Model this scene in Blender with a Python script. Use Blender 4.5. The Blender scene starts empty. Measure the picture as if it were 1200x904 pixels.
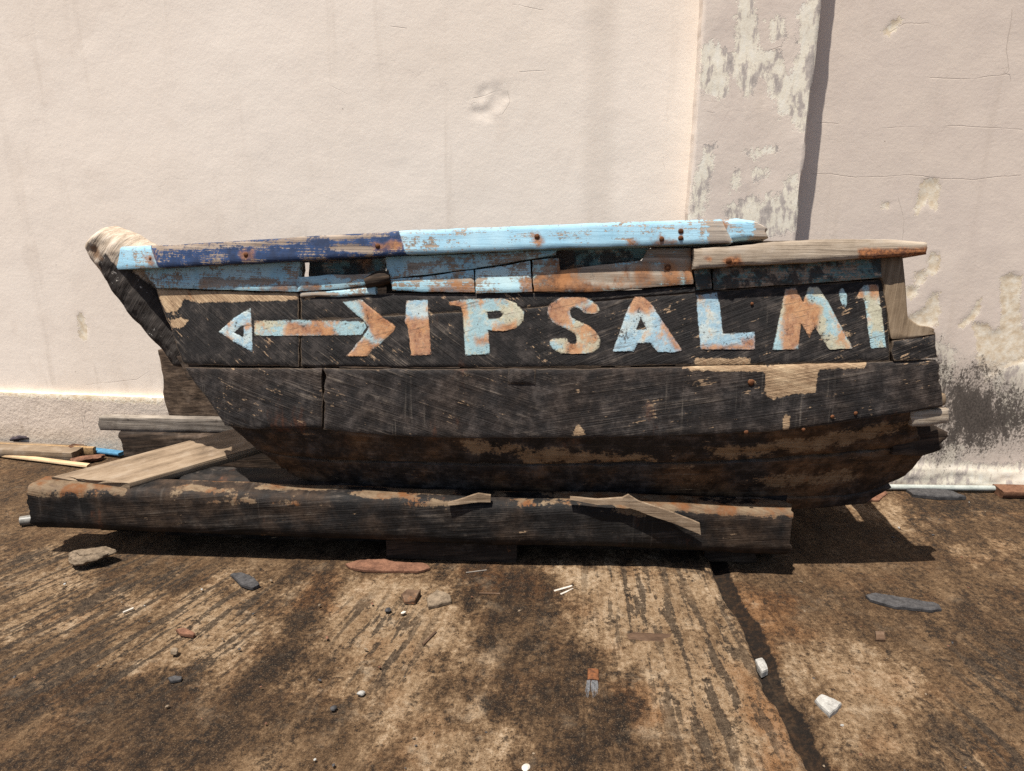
import bpy, bmesh, math, random
import numpy as np
from mathutils import Vector, Matrix
from mathutils.geometry import tessellate_polygon

random.seed(7)
rng = np.random.default_rng(11)
scene = bpy.context.scene
COL = scene.collection

# ------------------------------------------------------------------ camera model
W_, H_, F_ = 1200.0, 904.0, 867.0
PITCH = math.radians(17.0)
CAMZ = 1.55
CP, SP = math.cos(PITCH), math.sin(PITCH)


def ray(px, py):
    xn = (np.asarray(px, float) - W_ / 2) / F_
    yn = (H_ / 2 - np.asarray(py, float)) / F_
    return np.stack([xn, CP + yn * SP, -SP + yn * CP], -1)


def on_z(px, py, z=0.0):
    d = ray(px, py)
    t = (z - CAMZ) / d[..., 2]
    return np.stack([d[..., 0] * t, d[..., 1] * t, np.zeros_like(t) + z], -1)


# ------------------------------------------------------------------ numpy noise
def _hash(ix, iy, iz):
    n = np.asarray(ix * 374761393 + iy * 668265263 + iz * 214748357 + 1013904223, np.int64)
    n = ((n ^ (n >> 13)) & 0x7fffffff) * 1274126177
    n = n & 0x7fffffff
    n = (n ^ (n >> 16)) * 668265263
    return ((n & 0xffffff) / float(0xffffff)) * 2 - 1


def vnoise(x, y, z):
    x, y, z = np.broadcast_arrays(np.asarray(x, float), np.asarray(y, float), np.asarray(z, float))
    xi, yi, zi = np.floor(x).astype(np.int64), np.floor(y).astype(np.int64), np.floor(z).astype(np.int64)
    fx, fy, fz = x - xi, y - yi, z - zi
    fx, fy, fz = [f * f * (3 - 2 * f) for f in (fx, fy, fz)]
    r = 0
    for dx in (0, 1):
        wx = fx if dx else 1 - fx
        for dy in (0, 1):
            wy = fy if dy else 1 - fy
            for dz in (0, 1):
                wz = fz if dz else 1 - fz
                r = r + wx * wy * wz * _hash(xi + dx, yi + dy, zi + dz)
    return r


def fbm(x, y, z, o=4, g=0.5):
    a, s, r = 1.0, 0.0, 0
    for i in range(o):
        k = 2.0 ** i
        r = r + a * vnoise(np.asarray(x) * k + 17.3 * i, np.asarray(y) * k - 5.1 * i, np.asarray(z) * k + 2.7 * i)
        s += a
        a *= g
    return r / s


def sd_poly(P, poly):
    """positive inside, metres"""
    poly = np.asarray(poly, float)
    d = np.full(len(P), 1e9)
    ins = np.zeros(len(P), bool)
    m = len(poly)
    for i in range(m):
        a, b = poly[i], poly[(i + 1) % m]
        e = b - a
        w = P - a
        t = np.clip((w @ e) / (e @ e + 1e-12), 0, 1)
        q = w - t[:, None] * e
        d = np.minimum(d, (q * q).sum(1))
        if abs(b[1] - a[1]) > 1e-12:
            c = ((a[1] > P[:, 1]) != (b[1] > P[:, 1])) & (P[:, 0] < (b[0] - a[0]) * (P[:, 1] - a[1]) / (b[1] - a[1]) + a[0])
            ins ^= c
    d = np.sqrt(d)
    return np.where(ins, d, -d)


def sd_polys(P, polys, conv):
    r = np.full(len(P), -9.0)
    for p in polys:
        p = np.asarray(p, float)
        r = np.maximum(r, sd_poly(P, conv(p)))
    return np.clip(r, -0.3, 0.3)


def sd_lines(P, lines, conv):
    """negative distance to polylines: 0 on the line"""
    d = np.full(len(P), 1e9)
    for l in lines:
        l = conv(np.asarray(l, float))
        for a, b in zip(l[:-1], l[1:]):
            e = b - a
            w = P - a
            t = np.clip((w @ e) / (e @ e + 1e-12), 0, 1)
            q = w - t[:, None] * e
            d = np.minimum(d, (q * q).sum(1))
    return np.clip(-np.sqrt(d), -0.3, 0)


# ------------------------------------------------------------------ materials DSL
def C(r, g, b):
    f = lambda c: (c / 255) / 12.92 if c / 255 <= 0.04045 else ((c / 255 + 0.055) / 1.055) ** 2.4
    return (f(r), f(g), f(b), 1.0)


class Mat:
    def __init__(s, name, rough=0.85, spec=0.25):
        s.m = bpy.data.materials.new(name)
        s.m.use_nodes = True
        s.t = s.m.node_tree
        s.b = s.t.nodes['Principled BSDF']
        s.b.inputs['Roughness'].default_value = rough
        s.b.inputs['Specular IOR Level'].default_value = spec
        s._c = None

    def n(s, typ, **kw):
        nd = s.t.nodes.new(typ)
        for k, v in kw.items():
            setattr(nd, k, v)
        return nd

    def set(s, sock, v):
        if isinstance(v, bpy.types.NodeSocket):
            s.t.links.new(v, sock)
        elif v is not None:
            sock.default_value = v

    def co(s):
        if s._c is None:
            s._c = s.n('ShaderNodeTexCoord').outputs['Object']
        return s._c

    def map(s, scale=(1, 1, 1), rot=(0, 0, 0), loc=(0, 0, 0), vec=None):
        src = vec or s.co()
        if any(rot):
            r0 = s.n('ShaderNodeMapping')
            s.set(r0.inputs['Vector'], src)
            r0.inputs['Rotation'].default_value = rot
            src = r0.outputs[0]
        nd = s.n('ShaderNodeMapping')
        s.set(nd.inputs['Vector'], src)
        nd.inputs['Scale'].default_value = scale
        nd.inputs['Location'].default_value = loc
        return nd.outputs[0]

    def rot_by_object(s):
        """object coords shifted by a per object random offset"""
        oi = s.n('ShaderNodeObjectInfo').outputs['Random']
        k = s.math('MULTIPLY', oi, 37.0)
        nd = s.n('ShaderNodeVectorMath', operation='ADD')
        s.set(nd.inputs[0], s.co())
        s.set(nd.inputs[1], k)
        s._c = nd.outputs[0]
        return s

    def noise(s, scale, detail=5, rough=0.6, dist=0.0, vec=None):
        nd = s.n('ShaderNodeTexNoise')
        s.set(nd.inputs['Vector'], vec or s.co())
        nd.inputs['Scale'].default_value = scale
        nd.inputs['Detail'].default_value = detail
        nd.inputs['Roughness'].default_value = rough
        nd.inputs['Distortion'].default_value = dist
        return nd.outputs[0]

    def vor(s, scale, feature='F1', vec=None, rand=1.0):
        nd = s.n('ShaderNodeTexVoronoi', feature=feature)
        s.set(nd.inputs['Vector'], vec or s.co())
        nd.inputs['Scale'].default_value = scale
        nd.inputs['Randomness'].default_value = rand
        return nd.outputs['Distance']

    def mr(s, v, a, b, c=0.0, d=1.0, smooth=True):
        nd = s.n('ShaderNodeMapRange')
        if smooth:
            nd.interpolation_type = 'SMOOTHSTEP'
        s.set(nd.inputs['Value'], v)
        for k, x in (('From Min', a), ('From Max', b), ('To Min', c), ('To Max', d)):
            nd.inputs[k].default_value = x
        return nd.outputs[0]

    def math(s, op, a, b=None, c=None):
        nd = s.n('ShaderNodeMath', operation=op)
        s.set(nd.inputs[0], a)
        if b is not None:
            s.set(nd.inputs[1], b)
        if c is not None:
            s.set(nd.inputs[2], c)
        return nd.outputs[0]

    def ramp(s, f, stops):
        nd = s.n('ShaderNodeValToRGB')
        s.set(nd.inputs[0], f)
        el = nd.color_ramp.elements
        while len(el) < len(stops):
            el.new(0.5)
        for e, (p, c) in zip(el, stops):
            e.position = p
            e.color = c
        return nd.outputs[0]

    def mix(s, f, a, b, blend='MIX'):
        nd = s.n('ShaderNodeMix', data_type='RGBA', blend_type=blend)
        s.set(nd.inputs[0], f)
        s.set(nd.inputs[6], a)
        s.set(nd.inputs[7], b)
        return nd.outputs[2]

    def attr(s, name):
        nd = s.n('ShaderNodeAttribute', attribute_name=name)
        return nd.outputs['Fac']

    def bump(s, h, strength=0.5, dist=0.01, normal=None):
        nd = s.n('ShaderNodeBump')
        nd.inputs['Strength'].default_value = strength
        nd.inputs['Distance'].default_value = dist
        s.set(nd.inputs['Height'], h)
        if normal:
            s.set(nd.inputs['Normal'], normal)
        return nd.outputs[0]

    def ragged(s, name, noise_sock, amp, soft, bias=0.0):
        """mask of an attribute distance with ragged edges"""
        v = s.math('MULTIPLY_ADD', s.math('SUBTRACT', noise_sock, 0.5), amp, s.attr(name))
        return s.mr(v, bias - soft, bias + soft)

    def done(s, col, normal=None, rough=None):
        s.set(s.b.inputs['Base Color'], col)
        if normal:
            s.set(s.b.inputs['Normal'], normal)
        if rough is not None:
            s.set(s.b.inputs['Roughness'], rough)
        return s.m


# ------------------------------------------------------------------ object helpers
WALL = None

def link_mesh(name, verts, faces, mat=None, parent=None, smooth=True, attrs=None, loc=None, rotz=None, matrix=None):
    me = bpy.data.meshes.new(name)
    me.from_pydata([tuple(map(float, v)) for v in verts], [], [tuple(map(int, f)) for f in faces])
    attrs = dict(attrs or {})
    if mat and parent is not WALL and not name.startswith('concrete'):
        for k in ('rustspot', 'bare', 'navy', 'tarred', 'bluespot'):
            attrs.setdefault(k, np.full(len(verts), -0.3))
        attrs.setdefault('edge', np.full(len(verts), 0.05))
    if attrs:
        for k, a in attrs.items():
            at = me.attributes.new(k, 'FLOAT', 'POINT')
            at.data.foreach_set('value', np.asarray(a, np.float32))
    if smooth:
        me.polygons.foreach_set('use_smooth', [True] * len(me.polygons))
    bm = bmesh.new()
    bm.from_mesh(me)
    bmesh.ops.recalc_face_normals(bm, faces=bm.faces)
    bm.to_mesh(me)
    bm.free()
    me.update()
    o = bpy.data.objects.new(name, me)
    COL.objects.link(o)
    if mat:
        me.materials.append(mat)
    if parent:
        o.parent = parent
    if matrix is not None:
        o.matrix_local = matrix
    if loc is not None:
        o.location = loc
    if rotz is not None:
        o.rotation_euler = (0, 0, rotz)
    return o


def tag(o, label, cat, group=None, kind=None):
    if label:
        o['label'] = label
    if cat:
        o['category'] = cat
    if group:
        o['group'] = group
    if kind:
        o['kind'] = kind
    return o


def empty(name, loc, rotz=0.0):
    o = bpy.data.objects.new(name, None)
    COL.objects.link(o)
    o.location = loc
    o.rotation_euler = (0, 0, rotz)
    o.empty_display_size = 0.2
    return o


def sharp_by_angle(o, deg=40):
    me = o.data
    bm = bmesh.new()
    bm.from_mesh(me)
    a = math.radians(deg)
    for e in bm.edges:
        if len(e.link_faces) == 2 and e.calc_face_angle(0) > a:
            e.smooth = False
    bm.to_mesh(me)
    bm.free()
    return o


def grid_faces(n, m, off=0, flip=False):
    """n rows (i) of m columns (j)"""
    i, j = np.meshgrid(np.arange(n - 1), np.arange(m - 1), indexing='ij')
    a = (i * m + j + off).ravel()
    f = np.stack([a, a + 1, a + m + 1, a + m], -1)
    return f[:, ::-1] if flip else f


def resample(pl, n):
    pl = np.asarray(pl, float)
    d = np.r_[0, np.cumsum(np.hypot(*(pl[1:] - pl[:-1]).T))]
    s = np.linspace(0, d[-1], n)
    return np.stack([np.interp(s, d, pl[:, 0]), np.interp(s, d, pl[:, 1])], -1)


# ------------------------------------------------------------------ hull shape (boat frame: x along, y away, z up)
TH = math.radians(5.0)
BO = np.array([0.0, 2.56, 0.0])
EX = np.array([math.cos(TH), -math.sin(TH), 0])
EY = np.array([math.sin(TH), math.cos(TH), 0])


def to_boat(p):
    q = p - BO
    return np.stack([q @ EX, q @ EY, q[..., 2]], -1)


def curve_ends(x):
    b = np.clip((-0.75 - x) / 0.8, 0, 2)
    s = np.clip((x - 0.9) / 0.6, 0, 2)
    return 0.20 * b ** 2 + 0.05 * s ** 2


def side_y(x, z):
    up = np.maximum(z - 0.80, 0)
    return curve_ends(x) + 0.10 * (z - 0.55) + 0.13 * np.sqrt(up * up + 0.0016) - 0.13 * 0.04


def solve(px, py, S):
    d = ray(px, py)
    lo = np.full(d.shape[:-1], 1.2)
    hi = np.full(d.shape[:-1], 5.5)
    cam = np.array([0, 0, CAMZ])
    for _ in range(44):
        t = (lo + hi) / 2
        b = to_boat(cam + d * t[..., None])
        f = b[..., 1] - S(b[..., 0], b[..., 2])
        hi = np.where(f > 0, t, hi)
        lo = np.where(f > 0, lo, t)
    return to_boat(cam + d * lo[..., None])


CHINE_PX = [(262, 497), (300, 502), (340, 500), (378, 502), (450, 511), (560, 514), (700, 513), (820, 510), (900, 506), (970, 498), (1030, 489), (1075, 482), (1108, 476)]
_ch = solve(np.array(CHINE_PX)[:, 0], np.array(CHINE_PX)[:, 1], side_y)


def chine_z(x):
    return np.interp(x, _ch[:, 0], _ch[:, 2])


def bottom_y(x, z):
    zc = chine_z(x)
    return side_y(x, zc) + 0.55 * (zc - z)


def hull_xz(px):
    p = solve(px[:, 0], px[:, 1], side_y)
    return p[:, [0, 2]]


def bottom_xz(px):
    p = solve(px[:, 0], px[:, 1], bottom_y)
    return p[:, [0, 2]]


BOAT = empty('wooden_boat', tuple(BO), -TH)
tag(BOAT, 'wrecked wooden fishing boat with black hull, blue rails and painted lettering', 'boat')


def plank(name, top, bot, mat, S=side_y, step=3.0, off=0.0, thick=0.035, relief=0.002, wav=0.7, round_=0.004, dome=0.0,
          masks=None, conv=None, parent=BOAT, seed=0, endwav=1.0, label=None, twist=0.0, grain=(3, 30)):
    """a board whose outline is measured on the photo and whose face lies on the hull surface S"""
    L = np.hypot(*(np.asarray(top[-1], float) - np.asarray(top[0], float)))
    n = max(6, int(L / step))
    tp, bt = resample(top, n), resample(bot, n)
    hgt = np.hypot(*(tp - bt).T).mean()
    m = max(6, int(hgt / step) + 1)
    u = np.linspace(0, 1, n)
    s1 = fbm(tp[:, 0] * 0.045 + seed * 9.1, seed, 0.5, 4) * wav * 2
    s2 = fbm(bt[:, 0] * 0.045 + seed * 5.3, seed + 3.3, 1.5, 4) * wav * 2
    tp = tp + np.stack([0 * s1, s1], -1)
    bt = bt + np.stack([0 * s2, s2], -1)
    v = np.linspace(0, 1, m)
    G = tp[:, None, :] * (1 - v)[None, :, None] + bt[:, None, :] * v[None, :, None]
    e = fbm(v * hgt * 0.09 + seed, seed * 2.2, 7.7, 4) * endwav * 2.5
    we = np.clip(1 - u * L / 18.0, 0, 1)
    wr = np.clip(1 - (1 - u) * L / 18.0, 0, 1)
    G[..., 0] += e[None, :] * (we + wr)[:, None]
    P = solve(G[..., 0], G[..., 1], S)
    # outward normal
    du = np.gradient(P, axis=0)
    dv = np.gradient(P, axis=1)
    N = np.cross(du, dv)
    N /= np.linalg.norm(N, axis=-1, keepdims=True) + 1e-12
    N = np.where((N[..., 1] > 0)[..., None], -N, N)
    x, z = P[..., 0], P[..., 2]
    rel = relief * fbm(x * grain[0] + seed, z * grain[1], seed * 1.7, 4)
    ed = np.minimum(np.minimum(v, 1 - v)[None, :] * hgt, (np.minimum(u, 1 - u) * L)[:, None]) * 0.0031  # metres from edge
    rr = np.clip(ed / max(round_, 1e-6), 0, 1)
    rel = rel - round_ * (1 - np.sqrt(1 - (1 - rr) ** 2)) + off
    if dome:
        vv = 2 * v - 1
        rel = rel + dome * np.sqrt(np.clip(1 - vv * vv, 0, 1))[None, :]
    if twist:
        rel = rel + twist * (u - 0.5)[:, None]
    Fp = P + N * rel[..., None]
    Bp = P + N * (off - thick)
    if dome:
        Bp = P - N * (thick + dome * 0.6 * np.sqrt(np.clip(1 - (2 * v - 1) ** 2, 0, 1))[None, :, None])
    V = np.concatenate([Fp.reshape(-1, 3), Bp.reshape(-1, 3)])
    nm = n * m
    F = [grid_faces(n, m), grid_faces(n, m, nm, True)]
    idx = np.arange(nm).reshape(n, m)
    per = np.concatenate([idx[:, 0], idx[-1, 1:], idx[-2::-1, -1], idx[0, -2:0:-1]])
    nx = np.roll(per, -1)
    F.append(np.stack([per, per + nm, nx + nm, nx], -1))
    attrs = {}
    xz = V[:, [0, 2]]
    for k, a in (masks or {}).items():
        cv = conv or hull_xz
        if isinstance(a, tuple) and a[0] == 'line':
            attrs[k] = sd_lines(xz, a[1], cv)
        else:
            attrs[k] = sd_polys(xz, a, cv)
    ed2 = np.concatenate([ed.ravel(), np.zeros(nm)])
    attrs['edge'] = np.clip(ed2, 0, 0.05)
    o = link_mesh(name, V, np.concatenate(F), mat, parent, attrs=attrs)
    sharp_by_angle(o, 50)
    if label:
        o['label'] = label
    return o


def decal(name, outline, mat, S=side_y, off=0.002, thick=0.006, holes=(), cuts=4, jit=0.5, parent=BOAT, label=None, rust=(), curvy=False):
    """a painted, slightly raised letter cut as a solid that follows the hull"""
    def dens(p):
        p = np.asarray(p, float)
        p = np.r_[p, p[:1]]
        L = np.hypot(*(p[1:] - p[:-1]).T).sum()
        q = resample(p, max(12, int(L / 2.6)))[:-1]
        j = np.stack([fbm(q[:, 0] * 0.35, q[:, 1] * 0.35, k, 3) for k in (0.3, 5.7)], -1)
        return q + j * jit * 2
    if curvy:
        for _ in range(2):
            p = np.asarray(outline, float)
            q = np.roll(p, -1, 0)
            outline = np.stack([0.8 * p + 0.2 * q, 0.2 * p + 0.8 * q], 1).reshape(-1, 2)
    loops = [dens(outline)] + [dens(h) for h in holes]
    polys = [[Vector((a, b, 0)) for a, b in l] for l in loops]
    pts = np.concatenate(loops)
    tris = tessellate_polygon(polys)
    bm = bmesh.new()
    vs = [bm.verts.new((a, b, 0)) for a, b in pts]
    for t in tris:
        try:
            bm.faces.new([vs[i] for i in t])
        except ValueError:
            pass
    for _ in range(7):
        long = [e for e in bm.edges if e.calc_length() > 5]
        if not long:
            break
        bmesh.ops.subdivide_edges(bm, edges=long, cuts=1)
        bmesh.ops.triangulate(bm, faces=bm.faces)
    bm.verts.index_update()
    q = np.array([v.co[:2] for v in bm.verts])
    F = [[v.index for v in f.verts] for f in bm.faces]
    bd = [(e.verts[0].index, e.verts[1].index) for e in bm.edges if len(e.link_faces) == 1]
    isb = np.zeros(len(q), bool)
    for a, b in bd:
        isb[[a, b]] = True
    bm.free()
    P = solve(q[:, 0], q[:, 1], S)
    e = 0.01
    sx = (S(P[:, 0] + e, P[:, 2]) - S(P[:, 0] - e, P[:, 2])) / (2 * e)
    sz = (S(P[:, 0], P[:, 2] + e) - S(P[:, 0], P[:, 2] - e)) / (2 * e)
    N = np.stack([sx, -np.ones_like(sx), sz], -1)
    N /= np.linalg.norm(N, axis=1, keepdims=True)
    top = P + N * (off + 0.0008 * fbm(P[:, 0] * 40, P[:, 2] * 40, 1.1, 3) - 0.0015 * isb)[:, None]
    back = P + N * (off - thick)
    nv = len(q)
    V = np.concatenate([top, back])
    FF = list(F) + [[i + nv for i in f[::-1]] for f in F] + [[a, b, b + nv, a + nv] for a, b in bd]
    at = dict(edge=np.clip(sd_polys(V[:, [0, 2]], [outline], hull_xz), 0, 0.05))
    for hh in holes:
        at['edge'] = np.minimum(at['edge'], np.clip(-sd_polys(V[:, [0, 2]], [hh], hull_xz), 0, 0.05))
    if rust:
        at['rustspot'] = sd_polys(V[:, [0, 2]], rust, hull_xz)
    o = link_mesh(name, V, FF, mat, parent, smooth=False, attrs=at)
    if label:
        o['label'] = label
    return o


def loft(name, prof, length, mat, nx=80, relief=0.004, seed=0, grain=(4, 40), parent=None, loc=(0, 0, 0), rot=(0, 0, 0), wob=0.004, sub=3,
         ends=0.01, taper=None, attrfn=None, sharp=38):
    """timber: a cross section (y,z) carried along local x, with worn faces, wavering edges and broken ends"""
    pr = np.asarray(prof, float)
    q = []
    for i in range(len(pr)):
        a, b = pr[i], pr[(i + 1) % len(pr)]
        k = max(2, int(np.hypot(*(b - a)) / 0.012)) if sub else 1
        k = min(k, 18)
        for j in range(k):
            t = j / k
            q.append(a + (b - a) * t)
    q = np.array(q)
    m = len(q)
    cen = pr.mean(0)
    # soften the corners
    qs = 0.25 * np.roll(q, 1, 0) + 0.5 * q + 0.25 * np.roll(q, -1, 0)
    q = qs
    xs = np.linspace(0, length, nx)
    V = np.zeros((nx, m, 3))
    dirs = q - cen
    dn = dirs / (np.linalg.norm(dirs, axis=1, keepdims=True) + 1e-9)
    for i, x in enumerate(xs):
        sc = 1.0 if taper is None else taper(x / length)
        c = cen + np.array([fbm(x * 1.7 + seed, 1.0, seed, 3), fbm(x * 1.7 + seed, 9.0, seed, 3)]) * wob
        r = relief * fbm(x * grain[0] + seed * 3, q[:, 0] * grain[1], q[:, 1] * grain[1] + seed, 4)
        y = c + dirs * sc + dn * r[:, None]
        V[i, :, 1:] = y
        V[i, :, 0] = x
    for i, s in ((0, -1), (nx - 1, 1)):
        V[i, :, 0] += s * ends * fbm(q[:, 0] * 25 + seed, q[:, 1] * 25, seed + s, 3)
    VV = V.reshape(-1, 3)
    F = []
    for i in range(nx - 1):
        a = i * m + np.arange(m)
        b = i * m + (np.arange(m) + 1) % m
        F.append(np.stack([a, b, b + m, a + m], -1))
    F = [tuple(f) for f in np.concatenate(F)]
    extra = []
    for i in (0, nx - 1):
        k = len(VV) + len(extra)
        cc = V[i].mean(0)
        # inner ring + centre for a rough end grain
        extra.append(cc + np.array([(-1 if i == 0 else 1) * -0.002, 0, 0]))
        for j in range(m):
            F.append((i * m + j, i * m + (j + 1) % m, k))
    VV = np.concatenate([VV, np.array(extra)])
    attrs = attrfn(VV) if attrfn else None
    o = link_mesh(name, VV, F, mat, parent, attrs=attrs)
    o.location = loc
    o.rotation_euler = rot
    sharp_by_angle(o, sharp)
    return o


def stone(name, size, mat, loc, rotz=0.0, seed=0, sub=3, rough=0.35, facets=6, smooth=False):
    bm = bmesh.new()
    bmesh.ops.create_icosphere(bm, subdivisions=sub, radius=1.0)
    r = np.random.default_rng(seed)
    pl = r.normal(size=(facets, 3))
    pl /= np.linalg.norm(pl, axis=1, keepdims=True)
    dd = r.uniform(0.55, 0.85, facets)
    for v in bm.verts:
        p = np.array(v.co)
        for nn, d in zip(pl, dd):
            k = p @ nn
            if k > d:
                p = p - nn * (k - d)
        p = p * (1 + rough * 0.35 * float(fbm(p[0] * 2 + seed, p[1] * 2, p[2] * 2, 3)))
        v.co = Vector(p * np.array(size) / 2)
    zmin = min(v.co.z for v in bm.verts)
    for v in bm.verts:
        v.co.z -= zmin
    me = bpy.data.meshes.new(name)
    bm.to_mesh(me)
    bm.free()
    me.materials.append(mat)
    o = bpy.data.objects.new(name, me)
    COL.objects.link(o)
    if smooth:
        me.polygons.foreach_set('use_smooth', [True] * len(me.polygons))
    o.location = (loc[0], loc[1], loc[2] - 0.002)
    o.rotation_euler = (0, 0, rotz)
    return o


def chip(name, outline_px, h, mat, z=0.004, seed=0, tilt=0.0):
    """flat broken chip: outline on the ground, rough top"""
    pts = on_z(np.array(outline_px, float)[:, 0], np.array(outline_px, float)[:, 1], z)
    c = pts.mean(0)
    q = pts[:, :2] - c[:2]
    q = np.r_[q, q[:1]]
    L = np.hypot(*(q[1:] - q[:-1]).T).sum()
    q = resample(q, max(14, int(L / 0.006)))[:-1]
    q = q + np.stack([fbm(q[:, 0] * 60 + seed, q[:, 1] * 60, k, 2) for k in (1.0, 4.0)], -1) * 0.0025
    n = len(q)
    rings = []
    for s, zz in ((1.0, 0.0), (1.0, h * 0.7), (0.93, h), (0.55, h * 1.05), (0.2, h * 1.02)):
        p = np.zeros((n, 3))
        p[:, :2] = q * s
        p[:, 2] = zz + (h * 0.18 * fbm(q[:, 0] * s * 50 + seed, q[:, 1] * s * 50, 2.0, 3) if zz > 0 else 0) + tilt * q[:, 0] * s * (1 if zz > 0 else 0)
        rings.append(p)
    V = np.concatenate(rings + [np.array([[0, 0, h]])])
    F = []
    for k in range(len(rings) - 1):
        for i in range(n):
            j = (i + 1) % n
            F.append((k * n + i, k * n + j, (k + 1) * n + j, (k + 1) * n + i))
    k = len(rings) - 1
    for i in range(n):
        F.append((k * n + i, k * n + (i + 1) % n, len(V) - 1))
    F.append(tuple(range(n - 1, -1, -1)))
    o = link_mesh(name, V, F, mat, smooth=False)
    o.location = (c[0], c[1], z)
    return o


# ------------------------------------------------------------------ materials
def mat_wall(rough_base=False, name='plaster'):
    m = Mat(name, 0.92, 0.15)
    big = m.noise(0.7, 4, 0.55)
    mid = m.noise(5.0, 6, 0.6)
    fine = m.noise(60, 6, 0.65)
    base = m.ramp(big, [(0.30, (0.77, 0.67, 0.57, 1)), (0.55, (0.82, 0.725, 0.63, 1)), (0.75, (0.84, 0.755, 0.66, 1))])
    base = m.mix(m.mr(mid, 0.55, 0.75, 0, 0.35), base, (0.71, 0.61, 0.52, 1))
    pink = m.mr(m.attr('pinkzone'), -0.25, 0.25)
    base = m.mix(m.math('MULTIPLY', pink, 0.85), base, m.mix(m.mr(mid, 0.35, 0.7), (0.60, 0.505, 0.435, 1), (0.66, 0.56, 0.475, 1)))
    rep = m.mr(m.noise(1.1, 5, 0.62, 0.4, vec=m.map((1, 1, 0.7), loc=(3, 7, 5))), 0.53, 0.57)
    base = m.mix(m.math('MULTIPLY', rep, 0.20), base, (0.66, 0.56, 0.47, 1))
    splash = m.mr(m.noise(1.0, 6, 0.7, vec=m.map((14, 1, 3))), 0.55, 0.68)
    sz_ = m.n('ShaderNodeSeparateXYZ')
    m.set(sz_.inputs[0], m.co())
    splash = m.math('MULTIPLY', splash, m.mr(sz_.outputs[2], 0.75, 0.05, 0, 0.5))
    base = m.mix(splash, base, (0.42, 0.34, 0.265, 1))
    if rough_base:
        base = m.mix(1.0, base, (0.80, 0.77, 0.74, 1), 'MULTIPLY')
    foot = m.math('MULTIPLY_ADD', m.math('SUBTRACT', mid, 0.5), 0.10, sz_.outputs[2])
    base = m.mix(m.mr(foot, 0.16, 0.08, 0, 0.6), base, m.mix(m.mr(fine, 0.35, 0.65), (0.36, 0.29, 0.22, 1), (0.56, 0.47, 0.37, 1)))
    # drip bands
    band = m.ragged('band', m.noise(3, 3, 0.5, vec=m.map((1, 1, 0.3))), 0.05, 0.045)
    base = m.mix(m.math('MULTIPLY', band, 0.22), base, (0.45, 0.37, 0.30, 1))
    drip = m.mr(m.noise(9, 5, 0.6, vec=m.map((1, 1, 0.06))), 0.56, 0.75, 0, 0.22)
    base = m.mix(drip, base, (0.42, 0.34, 0.27, 1))
    # peel (paint gone, white lime and grey render below)
    pn = m.noise(16, 8, 0.72, vec=m.map((1, 1, 0.55)))
    pnf = m.noise(70, 6, 0.75, vec=m.map((1, 1, 0.7)))
    pnn = m.math('MULTIPLY_ADD', pnf, 0.5, m.math('MULTIPLY', pn, 0.55))
    peel = m.ragged('peel', pnn, 0.20, 0.006)
    lime = m.ramp(m.noise(22, 7, 0.7, vec=m.map((1, 1, 0.4), loc=(3, 1, 2))), [(0.36, (0.36, 0.32, 0.29, 1)), (0.45, (0.50, 0.44, 0.39, 1)), (0.50, (0.76, 0.69, 0.56, 1)), (0.7, (0.80, 0.76, 0.67, 1))])
    col = m.mix(peel, base, lime)
    cream = m.ragged('cream', pnn, 0.13, 0.003, -0.004)
    cr = m.ramp(m.noise(30, 6, 0.65), [(0.35, (0.58, 0.46, 0.32, 1)), (0.5, (0.69, 0.59, 0.45, 1)), (0.64, (0.77, 0.70, 0.58, 1))])
    col = m.mix(cream, col, cr)
    # mould: speckled black growth
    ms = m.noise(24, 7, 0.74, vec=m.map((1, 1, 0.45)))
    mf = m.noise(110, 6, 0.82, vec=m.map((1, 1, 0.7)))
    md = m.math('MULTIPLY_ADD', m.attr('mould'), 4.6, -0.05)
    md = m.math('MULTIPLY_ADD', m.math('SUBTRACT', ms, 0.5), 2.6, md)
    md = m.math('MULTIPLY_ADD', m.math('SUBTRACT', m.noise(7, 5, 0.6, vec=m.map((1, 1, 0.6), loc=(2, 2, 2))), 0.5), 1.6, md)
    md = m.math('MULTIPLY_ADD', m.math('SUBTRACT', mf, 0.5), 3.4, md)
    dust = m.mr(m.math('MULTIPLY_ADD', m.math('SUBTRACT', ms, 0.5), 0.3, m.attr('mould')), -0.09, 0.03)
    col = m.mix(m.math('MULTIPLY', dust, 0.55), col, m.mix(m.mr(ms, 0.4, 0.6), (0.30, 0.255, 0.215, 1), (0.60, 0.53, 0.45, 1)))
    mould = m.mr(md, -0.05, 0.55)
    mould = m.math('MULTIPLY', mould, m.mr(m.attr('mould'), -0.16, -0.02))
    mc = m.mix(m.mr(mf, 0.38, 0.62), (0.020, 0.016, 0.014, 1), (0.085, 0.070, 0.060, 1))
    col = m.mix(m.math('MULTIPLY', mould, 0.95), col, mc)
    # dirt specks and hair cracks
    sp = m.mr(m.vor(9), 0.02, 0.035, 1, 0)
    spk = m.mr(m.noise(2.2, 2), 0.5, 0.6)
    col = m.mix(m.math('MULTIPLY', m.math('MULTIPLY', sp, spk), 0.8), col, (0.12, 0.09, 0.07, 1))
    wv = m.n('ShaderNodeVectorMath', operation='ADD')
    m.set(wv.inputs[0], m.co())
    nz = m.n('ShaderNodeTexNoise')
    m.set(nz.inputs['Vector'], m.co())
    nz.inputs['Scale'].default_value = 4.0
    nz.inputs['Detail'].default_value = 5
    sc = m.n('ShaderNodeVectorMath', operation='SCALE')
    m.set(sc.inputs[0], nz.outputs['Color'])
    sc.inputs['Scale'].default_value = 0.35
    m.set(wv.inputs[1], sc.outputs[0])
    ck = m.vor(1.3, 'DISTANCE_TO_EDGE', vec=wv.outputs[0])
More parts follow.
